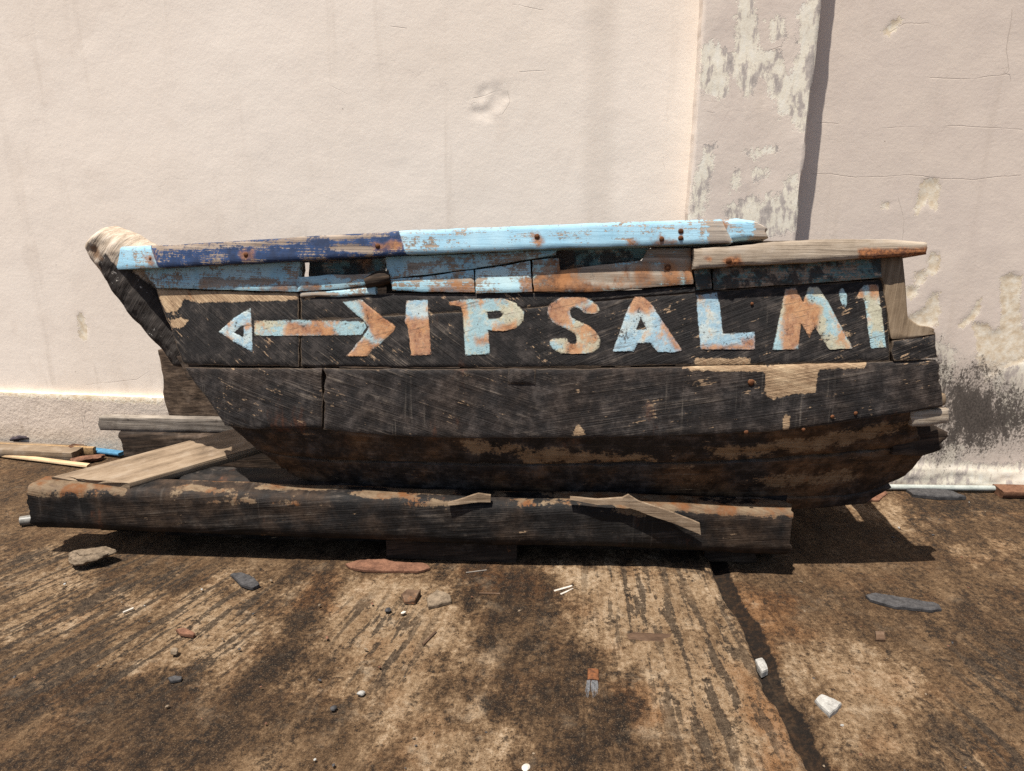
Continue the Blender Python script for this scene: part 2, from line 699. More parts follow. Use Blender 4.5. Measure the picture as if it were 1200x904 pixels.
    crack = m.math('MULTIPLY', m.mr(ck, 0.0015, 0.004, 1, 0), m.mr(m.noise(1.9, 3, vec=m.map(loc=(5, 5, 5))), 0.46, 0.6))
    ckl = m.math('MULTIPLY', m.mr(m.math('ABSOLUTE', m.math('MULTIPLY_ADD', m.math('SUBTRACT', fine, 0.5), 0.006, m.attr('crack'))), 0.0006, 0.0024, 1, 0), m.mr(mid, 0.40, 0.55))
    crk = m.math('MAXIMUM', m.math('MULTIPLY', crack, 0.10), m.math('MULTIPLY', ckl, 0.6))
    col = m.mix(m.math('MULTIPLY', crk, 0.55), col, (0.22, 0.17, 0.13, 1))
    # relief
    h = m.math('MULTIPLY_ADD', fine, 0.34 if not rough_base else 0.6, m.math('MULTIPLY', m.noise(14, 5, 0.55), 0.55))
    h = m.math('MULTIPLY_ADD', m.noise(3.1, 3, 0.5), 1.0, h)
    h = m.math('SUBTRACT', h, m.math('MULTIPLY', crk, 0.45))
    h = m.math('SUBTRACT', h, m.math('MULTIPLY', peel, 0.30))
    h = m.math('SUBTRACT', h, m.math('MULTIPLY', cream, 0.35))
    nrm = m.bump(h, 0.34 if not rough_base else 0.7, 0.006 if not rough_base else 0.008)
    return m.done(col, nrm)


def mat_ground():
    m = Mat('concrete_ground', 0.9, 0.2)
    st = m.map((1, 0.5, 1), rot=(0, 0, math.radians(12)))
    n1 = m.noise(2.3, 7, 0.62)
    n2 = m.noise(9, 9, 0.74, vec=st)
    n3 = m.noise(48, 8, 0.80)
    n4 = m.noise(240, 3, 0.7)
    sx = m.n('ShaderNodeSeparateXYZ')
    m.set(sx.inputs[0], m.co())
    cb = m.n('ShaderNodeCombineXYZ')
    m.set(cb.inputs[0], m.math('MULTIPLY', m.attr('gq'), 30.0))
    m.set(cb.inputs[1], m.math('MULTIPLY', sx.outputs[1], 3.2))
    g1 = m.noise(1.0, 4, 0.6, 0.3, vec=cb.outputs[0])
    cb2 = m.n('ShaderNodeCombineXYZ')
    m.set(cb2.inputs[0], m.math('MULTIPLY', m.attr('gq'), 75.0))
    m.set(cb2.inputs[1], m.math('MULTIPLY', sx.outputs[1], 2.2))
    g0 = m.noise(1.0, 4, 0.65, 0.2, vec=cb2.outputs[0])
    brk = m.math('ADD', m.math('MULTIPLY', m.math('SUBTRACT', n2, 0.5), 0.55), m.math('MULTIPLY', m.math('SUBTRACT', n3, 0.5), 0.25))
    brk = m.math('MULTIPLY_ADD', m.math('SUBTRACT', n1, 0.5), 0.45, brk)
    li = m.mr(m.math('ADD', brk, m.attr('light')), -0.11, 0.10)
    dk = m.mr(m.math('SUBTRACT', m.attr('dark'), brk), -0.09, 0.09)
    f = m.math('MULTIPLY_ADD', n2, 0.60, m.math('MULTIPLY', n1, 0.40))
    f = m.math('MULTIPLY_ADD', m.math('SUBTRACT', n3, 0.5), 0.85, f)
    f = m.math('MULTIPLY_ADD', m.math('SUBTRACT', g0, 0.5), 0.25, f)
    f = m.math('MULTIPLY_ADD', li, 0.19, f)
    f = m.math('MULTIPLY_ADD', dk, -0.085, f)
    col = m.ramp(f, [(0.26, (0.007, 0.0045, 0.003, 1)), (0.38, (0.030, 0.017, 0.0085, 1)), (0.48, (0.076, 0.045, 0.0225, 1)), (0.60, (0.145, 0.093, 0.052, 1)), (0.72, (0.250, 0.175, 0.108, 1)), (0.88, (0.42, 0.33, 0.24, 1))])
    # rust stains
    rn = m.noise(5, 7, 0.68, vec=m.map(loc=(7, 2, 0)))
    ru = m.math('MULTIPLY', m.mr(rn, 0.50, 0.66), 0.32)
    ra = m.math('MULTIPLY', m.ragged('rust', rn, 0.45, 0.06), 0.75)
    rc = m.ramp(f, [(0.30, (0.012, 0.006, 0.003, 1)), (0.50, (0.078, 0.034, 0.012, 1)), (0.68, (0.20, 0.098, 0.040, 1))])
    col = m.mix(m.math('MAXIMUM', ru, ra), col, rc)
    # pale cement bloom
    bl = m.math('MULTIPLY', m.mr(m.noise(7, 8, 0.74, vec=m.map(loc=(1, 9, 4))), 0.53, 0.66), m.math('MULTIPLY_ADD', li, 0.60, 0.15))
    col = m.mix(bl, col, (0.40, 0.32, 0.235, 1))
    # black tones: along the broom grooves, in ragged films and as specks
    gz = m.math('MULTIPLY', m.mr(m.noise(2.1, 4, 0.6, vec=m.map(loc=(4, 4, 1))), 0.26, 0.42), m.mr(m.attr('groove'), -0.12, 0.08, 0.12, 1.0))
    gm = m.math('MULTIPLY', m.mr(m.math('MULTIPLY_ADD', m.math('SUBTRACT', n3, 0.5), 0.45, g1), 0.490, 0.455), gz)
    col = m.mix(m.math('MULTIPLY', gm, 0.82), col, m.mix(m.mr(n3, 0.4, 0.6), (0.016, 0.0115, 0.0085, 1), (0.058, 0.045, 0.034, 1)))
    al = m.mr(m.math('MULTIPLY_ADD', n3, 0.55, m.math('MULTIPLY', m.noise(13, 9, 0.78, vec=st), 0.45)), 0.462, 0.415)
    col = m.mix(m.math('MULTIPLY', al, 0.78), col, (0.014, 0.010, 0.0075, 1))
    spk = m.mr(n4, 0.58, 0.65)
    col = m.mix(m.math('MULTIPLY', spk, 0.5), col, (0.25, 0.185, 0.125, 1))
    sd = m.mr(n4, 0.43, 0.37)
    col = m.mix(m.math('MULTIPLY', sd, 0.7), col, (0.013, 0.0095, 0.007, 1))
    # damp gutter by the slab joint
    jt = m.ragged('joint', m.noise(26, 7, 0.72), 0.045, 0.003, -0.004)
    col = m.mix(m.math('MULTIPLY', jt, 0.93), col, m.mix(m.mr(n3, 0.46, 0.66), (0.007, 0.005, 0.004, 1), (0.034, 0.018, 0.009, 1)))
    col = m.mix(1.0, col, (0.84, 0.79, 0.72, 1), 'MULTIPLY')
    h = m.math('MULTIPLY_ADD', n3, 1.1, m.math('MULTIPLY', n2, 1.2))
    h = m.math('MULTIPLY_ADD', n4, 0.35, h)
    h = m.math('MULTIPLY_ADD', g0, 0.5, h)
    nrm = m.bump(h, 0.9, 0.010)
    rg = m.mr(f, 0.3, 0.7, 0.72, 0.95)
    return m.done(col, nrm, rg)


def wood_relief(m, ang, sx=2.5, sz=46):
    g = m.noise(1.0, 6, 0.65, 0.4, vec=m.map((sx, 8, sz), rot=(0, ang, 0)))
    g2 = m.noise(1.0, 5, 0.7, 0.2, vec=m.map((sx * 2.5, 20, sz * 4), rot=(0, ang, 0)))
    return g, g2


def mat_black(name='tarred_wood', ang=0.6, amount=0.5, rusty=0.2, brown=0.0, bare=1.0, orange=0.75, edge=0.35, bamp=0.05, runs=0.3, tone=1.0, nick=0.615):
    m = Mat(name, 0.72, 0.22)
    g, g2 = wood_relief(m, -ang)
    big = m.noise(3.0, 6, 0.65)
    mid = m.noise(17, 7, 0.7)
    fine = m.noise(90, 5, 0.7)
    tar = m.ramp(mid, [(0.32, (0.0045 * tone, 0.004 * tone, 0.004 * tone, 1)), (0.50, (0.0135 * tone, 0.0115 * tone, 0.011 * tone, 1)), (0.68, (0.050 * tone, 0.042 * tone, 0.038 * tone, 1))])
    if brown:
        tar = m.mix(m.math('MULTIPLY', m.mr(big, 0.42, 0.62), brown), tar, m.mix(m.mr(mid, 0.35, 0.65), (0.030 * tone ** 0.5, 0.017 * tone ** 0.5, 0.010 * tone ** 0.5, 1), (0.115 * tone ** 0.5, 0.066 * tone ** 0.5, 0.035 * tone ** 0.5, 1)))
    # scratched grain, weather grey
    h1, h2 = wood_relief(m, ang * 0.6, 2.0, 52)
    sx_ = m.n('ShaderNodeSeparateXYZ')
    m.set(sx_.inputs[0], m.co())
    sel = m.mr(m.math('MULTIPLY_ADD', m.noise(2.0, 4, 0.6), 1.6, sx_.outputs[0]), 1.15, 0.55)
    ga = m.math('MULTIPLY_ADD', g2, 0.5, m.math('MULTIPLY', g, 0.5))
    gb = m.math('MULTIPLY_ADD', h2, 0.5, m.math('MULTIPLY', h1, 0.5))
    gm = m.math('ADD', m.math('MULTIPLY', ga, sel), m.math('MULTIPLY', gb, m.math('SUBTRACT', 1.0, sel)))
    sc = m.mr(gm, 0.515, 0.60)
    sc = m.math('MULTIPLY', sc, m.mr(m.noise(5, 6, 0.72, vec=m.map(loc=(2, 6, 1))), 0.40, 0.60))
    col = m.mix(m.math('MULTIPLY', sc, 0.38 + 0.55 * amount), tar, m.mix(m.mr(mid, 0.4, 0.65), (0.072, 0.057, 0.046, 1), (0.20, 0.163, 0.13, 1)))
    # vertical runs
    run = m.mr(m.noise(1.0, 5, 0.65, vec=m.map((42, 4, 2.2))), 0.57, 0.72)
    run = m.math('MULTIPLY', run, m.mr(m.noise(2.6, 4, 0.6, vec=m.map(loc=(8, 1, 3))), 0.46, 0.62))
    col = m.mix(m.math('MULTIPLY', run, runs), col, (0.16, 0.135, 0.11, 1))
    # bare wood nicks
    nka = m.noise(1.0, 5, 0.65, vec=m.map((14, 20, 105), rot=(0, -ang, 0)))
    nkb = m.noise(1.0, 5, 0.65, vec=m.map((14, 20, 105), rot=(0, ang * 0.6, 0)))
    nks = m.math('ADD', m.math('MULTIPLY', nka, sel), m.math('MULTIPLY', nkb, m.math('SUBTRACT', 1.0, sel)))
    nkc = m.math('MULTIPLY', m.math('SUBTRACT', m.noise(7, 5, 0.7, vec=m.map(loc=(1, 1, 9))), 0.5), 0.55)
    nk = m.mr(m.math('ADD', m.math('MULTIPLY_ADD', fine, 0.3, m.math('MULTIPLY', nks, 0.7)), nkc), nick, nick + 0.045)
    col = m.mix(m.math('MULTIPLY', nk, 0.8), col, (0.36, 0.245, 0.15, 1))
    # rust
    rs = m.mr(m.noise(6.5, 6, 0.7, vec=m.map((1, 1, 0.35), loc=(3, 3, 8))), 0.62, 0.74)
    col = m.mix(m.math('MULTIPLY', rs, rusty), col, (0.16, 0.055, 0.022, 1))
    # edges worn
    ew = m.mr(m.math('MULTIPLY_ADD', m.math('SUBTRACT', mid, 0.5), 0.02, m.attr('edge')), 0.0005, 0.004, 1, 0)
    col = m.mix(m.math('MULTIPLY', ew, edge), col, (0.20, 0.14, 0.09, 1))
    # patches where the coat has gone
    bm_ = m.ragged('bare', m.math('MULTIPLY_ADD', fine, 0.4, m.math('MULTIPLY', mid, 0.6)), bamp, 0.002 if bamp < 0.08 else (0.003 if bamp < 0.1 else 0.010))
    bc = m.ramp(m.math('MULTIPLY_ADD', g2, 0.5, m.math('MULTIPLY', mid, 0.5)), [(0.36, (0.15 * bare, 0.09 * bare, 0.05 * bare, 1)), (0.5, (0.31 * bare, 0.21 * bare, 0.125 * bare, 1)), (0.64, (0.44 * bare, 0.325 * bare, 0.205 * bare, 1))])
    bc = m.mix(m.math('MULTIPLY', m.mr(m.noise(12, 5, 0.65, vec=m.map((1, 1, 0.3))), 0.60 - 0.14 * (orange > 0.8), 0.68), orange), bc, (0.30 * bare, 0.115 * bare, 0.035 * bare, 1))
    col = m.mix(bm_, col, bc)
    h = m.math('MULTIPLY_ADD', gm, 1.5, m.math('MULTIPLY', mid, 0.5))
    h = m.math('MULTIPLY_ADD', fine, 0.3, h)
    nrm = m.bump(h, 0.65, 0.007)
    return m.done(col, nrm, m.mr(mid, 0.3, 0.7, 0.60, 0.85))


def mat_paint(name, c1, c2, wear=0.5, rust=0.35, ang=0.0, dark=False, grime=0.2):
    """flaking paint over weathered wood"""
    m = Mat(name, 0.75, 0.3)
    g, g2 = wood_relief(m, ang, 2.0, 60)
    mid = m.noise(13, 7, 0.7)
    fine = m.noise(95, 5, 0.72)
    paint = m.mix(m.mr(m.noise(5, 5, 0.6), 0.35, 0.65), c1, c2)
    if dark:
        dkm = m.ragged('navy', fine, 0.012, 0.002)
        nv = m.mix(m.mr(mid, 0.35, 0.65), (0.017, 0.029, 0.066, 1), (0.022, 0.056, 0.150, 1))
        paint = m.mix(dkm, paint, nv)
    # wood beneath
    wood = m.ramp(m.math('MULTIPLY_ADD', g2, 0.5, m.math('MULTIPLY', g, 0.5)), [(0.34, (0.075, 0.052, 0.038, 1)), (0.48, (0.22, 0.165, 0.12, 1)), (0.66, (0.42, 0.34, 0.265, 1))])
    w = m.math('MULTIPLY_ADD', g2, 0.30, m.math('MULTIPLY_ADD', fine, 0.25, m.math('MULTIPLY', mid, 0.45)))
    lo = 0.62 - 0.19 * wear
    wm = m.mr(w, lo, lo + 0.035)
    if dark:
        wm = m.math('MAXIMUM', wm, m.math('MULTIPLY', m.ragged('bare', w, 0.16, 0.004), 0.92))
    col = m.mix(wm, paint, wood)
    # rust runs
    rn = m.noise(7, 6, 0.68, vec=m.map((1, 1, 0.6), loc=(2, 4, 6)))
    rc = m.mix(m.mr(mid, 0.35, 0.65), (0.085, 0.032, 0.014, 1), (0.34, 0.15, 0.058, 1))
    rlo = 0.72 - 0.26 * rust
    col = m.mix(m.math('MULTIPLY', m.mr(rn, rlo, rlo + 0.10), 0.88), col, rc)
    rs = m.ragged('rustspot', mid, 0.10, 0.014)
    col = m.mix(m.math('MULTIPLY', rs, 0.82), col, rc)
    gr = m.mr(m.noise(10, 7, 0.72, vec=m.map(loc=(9, 0, 2))), 0.68 - 0.3 * grime, 0.76 - 0.3 * grime)
    col = m.mix(m.math('MULTIPLY', gr, 0.85), col, (0.022, 0.020, 0.020, 1))
    h = m.math('MULTIPLY_ADD', g2, 0.4, m.math('MULTIPLY', g, 0.6))
    h = m.math('MULTIPLY_ADD', wm, -0.5, h)
    h = m.math('MULTIPLY_ADD', fine, 0.3, h)
    nrm = m.bump(h, 0.5, 0.004)
    return m.done(col, nrm)


def mat_wood(name, dark, mid_c, light, ang=0.0, rust=0.0, grey=0.3, sx=2.0, sz=55, blotch=0.3):
    m = Mat(name, 0.85, 0.2).rot_by_object()
    g, g2 = wood_relief(m, ang, sx, sz)
    mid = m.noise(11, 7, 0.7)
    fine = m.noise(100, 5, 0.7)
    f = m.math('MULTIPLY_ADD', g2, 0.35, m.math('MULTIPLY_ADD', g, 0.40, m.math('MULTIPLY', mid, 0.25)))
    col = m.ramp(f, [(0.36, dark), (0.48, mid_c), (0.64, light)])
    col = m.mix(m.math('MULTIPLY', m.mr(mid, 0.5, 0.7), grey), col, (0.24, 0.215, 0.19, 1))
    bl = m.mr(m.noise(5, 6, 0.7, vec=m.map(loc=(4, 1, 0))), 0.57, 0.68)
    col = m.mix(m.math('MULTIPLY', bl, blotch), col, (0.04, 0.028, 0.02, 1))
    if rust:
        rn = m.mr(m.noise(6, 6, 0.68, vec=m.map((1, 1, 0.7), loc=(1, 8, 3))), 0.70 - 0.2 * rust, 0.78 - 0.2 * rust)
        col = m.mix(m.math('MULTIPLY', rn, 0.85), col, m.mix(m.mr(fine, 0.4, 0.6), (0.17, 0.06, 0.022, 1), (0.36, 0.15, 0.05, 1)))
    rs = m.ragged('rustspot', mid, 0.04, 0.008)
    col = m.mix(m.math('MULTIPLY', rs, 0.9), col, m.mix(m.mr(fine, 0.4, 0.6), (0.12, 0.042, 0.018, 1), (0.34, 0.13, 0.045, 1)))
    ck = m.mr(g, 0.33, 0.28)
    col = m.mix(m.math('MULTIPLY', ck, 0.8), col, (0.015, 0.011, 0.009, 1))
    h = m.math('MULTIPLY_ADD', g2, 0.5, m.math('MULTIPLY', g, 1.0))
    h = m.math('MULTIPLY_ADD', fine, 0.25, h)
    nrm = m.bump(h, 0.6, 0.005)
    return m.done(col, nrm)


def mat_simple(name, c1, c2, scale=30, rough=0.85, bump=0.4, dist=0.003, c3=None):
    m = Mat(name, rough, 0.25).rot_by_object()
    a = m.noise(scale, 7, 0.7)
    b = m.noise(scale * 5, 4, 0.7)
    f = m.math('MULTIPLY_ADD', b, 0.35, m.math('MULTIPLY', a, 0.65))
    st = [(0.38, c1), (0.62, c2)]
    if c3:
        st.append((0.72, c3))
    col = m.ramp(f, st)
    return m.done(col, m.bump(f, bump, dist))


M_WALL = mat_wall()
M_SKIRT = mat_wall(True, 'rough_plaster')
M_GROUND = mat_ground()
M_BLACK = mat_black('tarred_upper', 0.62, 0.55, 0.25)
M_BLACK2 = mat_black('tarred_lower', 0.30, 0.55, 0.35, 0.14, 1.0, 0.7, 0.22, 0.05, 0.62, 1.35, 0.63)
M_BOTTOM = mat_black('worn_bottom', 0.05, 0.6, 0.5, 1.0, 0.72, 0.4, 0.12, 0.26, 0.1, 1.9, 0.64)
M_BEAM = mat_black('charred_beam', 0.16, 0.0, 0.6, 0.45, 0.40, 0.97, 0.3, 0.095, 0.18, 0.5, 0.665)
LB1, LB2 = (0.235, 0.42, 0.535, 1), (0.33, 0.50, 0.585, 1)
M_RAIL = mat_paint('rail_paint', LB1, LB2, 0.50, 0.16, 0.0, True, 0.0)
M_BLUE = mat_paint('strake_paint', (0.25, 0.45, 0.55, 1), (0.42, 0.57, 0.60, 1), 0.60, 0.34, 0.0, True, 0.22)
M_RUSTY = mat_paint('rusty_strake_paint', (0.26, 0.43, 0.48, 1), (0.38, 0.50, 0.46, 1), 0.86, 0.84, 0.0, True, 0.12)
M_TEAL = mat_paint('grimy_teal_paint', (0.075, 0.14, 0.145, 1), (0.16, 0.25, 0.24, 1), 0.72, 0.30, 0.0, True, 0.78)
def mat_letter(name, c1, c2, rust, cream):
    """old sign paint: blue and cream coats, soft rust, black nicks"""
    m = Mat(name, 0.75, 0.3)
    a = m.noise(9, 6, 0.65)
    b = m.noise(22, 7, 0.72, vec=m.map((1, 1, 0.7), loc=(3, 2, 7)))
    fine = m.noise(120, 5, 0.72)
    col = m.mix(m.mr(a, 0.58 - 0.2 * cream, 0.66 - 0.2 * cream), c1, c2)
    col = m.mix(m.math('MULTIPLY', m.mr(b, 0.52, 0.66), 0.6), col, (0.50, 0.47, 0.38, 1))
    rn = m.math('MULTIPLY_ADD', b, 0.4, m.math('MULTIPLY', m.noise(7.5, 5, 0.6, vec=m.map(loc=(8, 8, 1))), 0.6))
    lo = 0.66 - 0.24 * rust
    rc = m.mix(m.mr(b, 0.38, 0.62), (0.25, 0.09, 0.032, 1), (0.42, 0.215, 0.10, 1))
    col = m.mix(m.math('MULTIPLY', m.mr(rn, lo, lo + 0.09), 0.90), col, rc)
    rr = m.ragged('rustspot', b, 0.07, 0.012)
    col = m.mix(m.math('MULTIPLY', rr, 0.92), col, rc)
    col = m.mix(m.math('MULTIPLY', m.mr(fine, 0.50, 0.70), 0.45), col, (0.20, 0.165, 0.13, 1))
    ed = m.mr(m.math('MULTIPLY_ADD', m.math('SUBTRACT', fine, 0.5), 0.022, m.attr('edge')), 0.0006, 0.0030, 1, 0)
    gr = m.noise(1.0, 5, 0.7, 0.2, vec=m.map((6, 15, 120), rot=(0, 0.25, 0)))
    col = m.mix(m.math('MULTIPLY', m.mr(gr, 0.44, 0.34), 0.6), col, (0.07, 0.048, 0.034, 1))
    col = m.mix(m.math('MULTIPLY', ed, 0.8), col, (0.035, 0.024, 0.018, 1))
    nk = m.mr(m.math('MULTIPLY_ADD', fine, 0.5, m.math('MULTIPLY', b, 0.5)), 0.445, 0.40)
    col = m.mix(m.math('MULTIPLY', nk, 0.85), col, (0.045, 0.030, 0.022, 1))
    h = m.math('MULTIPLY_ADD', fine, 0.4, b)
    return m.done(col, m.bump(h, 0.6, 0.004))


M_LET_A = mat_letter('letter_paint_blue', (0.26, 0.39, 0.465, 1), (0.40, 0.47, 0.47, 1), 0.44, 0.5)
M_LET_B = mat_letter('letter_paint_rusty', (0.28, 0.40, 0.43, 1), (0.40, 0.37, 0.27, 1), 0.62, 0.6)
M_LET_C = mat_letter('letter_paint_pale', (0.27, 0.40, 0.43, 1), (0.40, 0.38, 0.28, 1), 0.56, 0.65)
M_STEMTOP = mat_wood('bleached_wood', (0.16, 0.12, 0.085, 1), (0.36, 0.29, 0.22, 1), (0.58, 0.50, 0.41, 1), 0.9, 0, 0.2, 4, 40, 0.25)
M_AFT = mat_wood('aft_rail_wood', (0.10, 0.075, 0.052, 1), (0.27, 0.215, 0.16, 1), (0.46, 0.385, 0.30, 1), 0.0, 0.5, 0.45, 2, 60, 0.15)
M_POST = mat_wood('tan_post_wood', (0.07, 0.047, 0.028, 1), (0.155, 0.11, 0.07, 1), (0.26, 0.195, 0.13, 1), 1.45, 0.1, 0.1, 2, 40, 0.3)
M_PLANK = mat_wood('weathered_plank', (0.06, 0.042, 0.026, 1), (0.175, 0.125, 0.082, 1), (0.30, 0.23, 0.16, 1), 0.0, 0.0, 0.25, 1.6, 50, 0.35)
M_PLANK2 = mat_wood('brown_grey_plank', (0.04, 0.028, 0.018, 1), (0.14, 0.10, 0.066, 1), (0.27, 0.205, 0.14, 1), 0.0, 0.0, 0.3, 1.6, 50, 0.35)
M_GREY = mat_wood('grey_board', (0.05, 0.04, 0.034, 1), (0.17, 0.145, 0.12, 1), (0.36, 0.31, 0.255, 1), 0.0, 0.2, 0.55, 2.4, 50, 0.5)
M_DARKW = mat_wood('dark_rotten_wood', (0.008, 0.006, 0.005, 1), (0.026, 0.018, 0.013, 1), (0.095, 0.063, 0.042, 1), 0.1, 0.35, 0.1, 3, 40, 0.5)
M_UPR = mat_wood('layered_brown_wood', (0.012, 0.009, 0.007, 1), (0.062, 0.042, 0.029, 1), (0.20, 0.14, 0.095, 1), 0.0, 0.25, 0.15, 40, 5, 0.4)
M_BROWNW = mat_wood('brown_wood', (0.03, 0.017, 0.010, 1), (0.085, 0.05, 0.03, 1), (0.18, 0.115, 0.072, 1), 0.0, 0.5, 0.1, 3, 60, 0.3)
M_PINE = mat_wood('pale_stick', (0.24, 0.15, 0.08, 1), (0.44, 0.31, 0.18, 1), (0.58, 0.44, 0.28, 1), 0.0, 0, 0.05, 1.5, 60, 0.05)
M_CHIPB = mat_simple('particle_board', (0.15, 0.09, 0.04, 1), (0.40, 0.26, 0.13, 1), 90, 0.9, 0.6)
M_BLUEP = mat_simple('blue_painted_wood', (0.035, 0.11, 0.19, 1), (0.075, 0.21, 0.33, 1), 30)
M_STONEW = mat_simple('white_stone', (0.17, 0.16, 0.145, 1), (0.36, 0.345, 0.315, 1), 40)
M_STONET = mat_simple('tan_stone', (0.07, 0.05, 0.032, 1), (0.22, 0.165, 0.112, 1), 35)
M_SLATE = mat_simple('dark_chip', (0.018, 0.017, 0.018, 1), (0.07, 0.066, 0.065, 1), 40, 0.7)
M_BARK = mat_simple('red_bark', (0.06, 0.026, 0.015, 1), (0.19, 0.092, 0.054, 1), 30)
M_BRICK = mat_simple('brick', (0.07, 0.030, 0.016, 1), (0.17, 0.085, 0.048, 1), 40)
M_RUST = mat_simple('rusted_iron', (0.045, 0.018, 0.009, 1), (0.19, 0.072, 0.026, 1), 90, 0.8, 0.6)
M_BRIST = mat_simple('grey_bristle', (0.09, 0.09, 0.092, 1), (0.30, 0.30, 0.31, 1), 120)
M_PVC = mat_simple('grey_plastic', (0.24, 0.26, 0.24, 1), (0.36, 0.375, 0.345, 1), 20, 0.45, 0.1)
M_TUBE = mat_simple('dirty_tube', (0.09, 0.085, 0.075, 1), (0.22, 0.21, 0.19, 1), 20, 0.4, 0.1)
M_WHITE = mat_simple('dirty_white', (0.34, 0.30, 0.25, 1), (0.56, 0.51, 0.44, 1), 40)
M_CLOTH = mat_simple('dark_rag', (0.02, 0.016, 0.02, 1), (0.06, 0.045, 0.05, 1), 60)

# ------------------------------------------------------------------ the wall
wa, wb = on_z(150, 529), on_z(1150, 573)
WA = math.atan2(wb[1] - wa[1], wb[0] - wa[0])
WEX = np.array([math.cos(WA), math.sin(WA), 0])
WEY = np.array([-math.sin(WA), math.cos(WA), 0])
W0 = wa + WEX * ((0 - wa[0]) / WEX[0])
W0[2] = 0


def wall_pt(px, py, d=0.0):
    """pixel -> wall frame (x,z) on the plane d in front of the wall"""
    r = ray(px, py)
    o = np.array([0, 0, CAMZ]) - W0
    t = (-d - o @ WEY) / (r @ WEY)
    p = o + r * t[..., None]
    return np.stack([p @ WEX, p[..., 2]], -1)


def wconv(d=0.0):
    return lambda p: wall_pt(p[:, 0], p[:, 1], d)


def zoom_poly(lst, x0, y0, k):
    return [[(x0 + a * k, y0 + b * k) for a, b in p] for p in lst]


WALL = empty('plaster_wall', tuple(W0), WA)
tag(WALL, 'long beige plastered wall with flaking pilaster and black mould behind the boat', 'wall')
PD = 0.13   # pilaster depth
pl_l = wall_pt(np.array([826.0, 806.0]), np.array([0.0, 256.0]), PD)[:, 0].mean()
pl_r = wall_pt(np.array([962.0, 934.0]), np.array([0.0, 266.0]), PD)[:, 0].mean()

k5, k4 = 0.3537, 0.35
CREAM = zoom_poly([
    [(315, 110), (335, 108), (338, 150), (318, 172), (308, 160)],
    [(265, 172), (290, 168), (288, 195), (275, 215), (264, 200)],
    [(235, 222), (268, 218), (270, 238), (242, 250)],
    [(300, 285), (320, 240), (336, 235), (340, 290), (330, 340), (295, 345), (230, 340), (232, 325)],
    [(455, 335), (500, 338), (515, 372), (552, 352), (548, 190), (578, 174), (612, 182), (602, 262), (616, 340), (640, 460), (560, 482), (498, 522), (478, 480), (466, 400)],
    [(481, 252), (470, 300), (440, 330), (408, 352), (404, 340), (440, 315)],
], 980, 260, k5) + zoom_poly([
    [(868, 605), (905, 602), (912, 650), (905, 700), (885, 690), (880, 660), (850, 700), (838, 712), (850, 660)],
    [(730, 685), (745, 682), (748, 695), (735, 700)],
    [(735, 108), (760, 75), (785, 70), (765, 95), (745, 120)],
], 780, 0, k4) + [[(92, 372), (96, 368), (102, 385), (99, 398), (94, 392)]]
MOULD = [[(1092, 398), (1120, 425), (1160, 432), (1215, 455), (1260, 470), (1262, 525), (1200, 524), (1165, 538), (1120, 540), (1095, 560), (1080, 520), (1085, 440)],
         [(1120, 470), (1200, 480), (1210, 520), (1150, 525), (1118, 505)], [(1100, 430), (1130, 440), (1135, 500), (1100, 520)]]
PEELW = [[(1030, 548), (1100, 540), (1160, 545), (1300, 535), (1300, 590), (1030, 590)], [(1085, 515), (1130, 522), (1122, 560), (1078, 560)], [(1160, 430), (1200, 420), (1290, 410), (1290, 480), (1180, 500)], [(1092, 400), (1118, 410), (1112, 450), (1092, 460)]]
BAND = [[(690, -200), (726, -200), (722, 120), (716, 300), (684, 300), (688, 60)]]
PINKZ = [[(935, -200), (1700, -200), (1700, 620), (905, 620)]]
CRACKS = [[(1092, 28), (1060, 30), (1042, 38)], [(1180, 88), (1140, 94), (1080, 90)], [(1200, 152), (1100, 148), (1000, 152)], [(955, 143), (985, 146)],
          [(950, 206), (1050, 206), (1140, 212), (1200, 205)], [(1185, 10), (1180, 60), (1186, 100)],
          [(552, 116), (570, 112), (592, 103)], [(552, 118), (555, 130), (572, 140)], [(594, 104), (598, 120), (588, 135)],
          [(640, 82), (605, 85)], [(455, 32), (478, 35)], [(780, 200), (776, 186), (788, 178)], [(375, 95), (420, 115)], [(1048, 210), (1060, 260), (1055, 300)],
          [(100, 452), (160, 445), (185, 430)], [(600, 5), (640, 12)]]


def crack_field(P, lines, conv):
    """signed distance across each crack line (crosses zero on the crack), far away elsewhere"""
    r = np.full(len(P), 0.3)
    for l in lines:
        l = conv(np.asarray(l, float))
        ax = 0 if np.ptp(l[:, 0]) > np.ptp(l[:, 1]) else 1
        o = np.argsort(l[:, ax])
        u, w = l[o, ax], l[o, 1 - ax]
        d = P[:, 1 - ax] - np.interp(P[:, ax], u, w) - 0.012 * fbm(P[:, ax] * 9, w[0] * 7, 3, 3)
        d = np.where((P[:, ax] > u[0]) & (P[:, ax] < u[-1]), d, 0.3)
        r = np.where(np.abs(d) < np.abs(r), d, r)
    return np.clip(r, -0.3, 0.3)


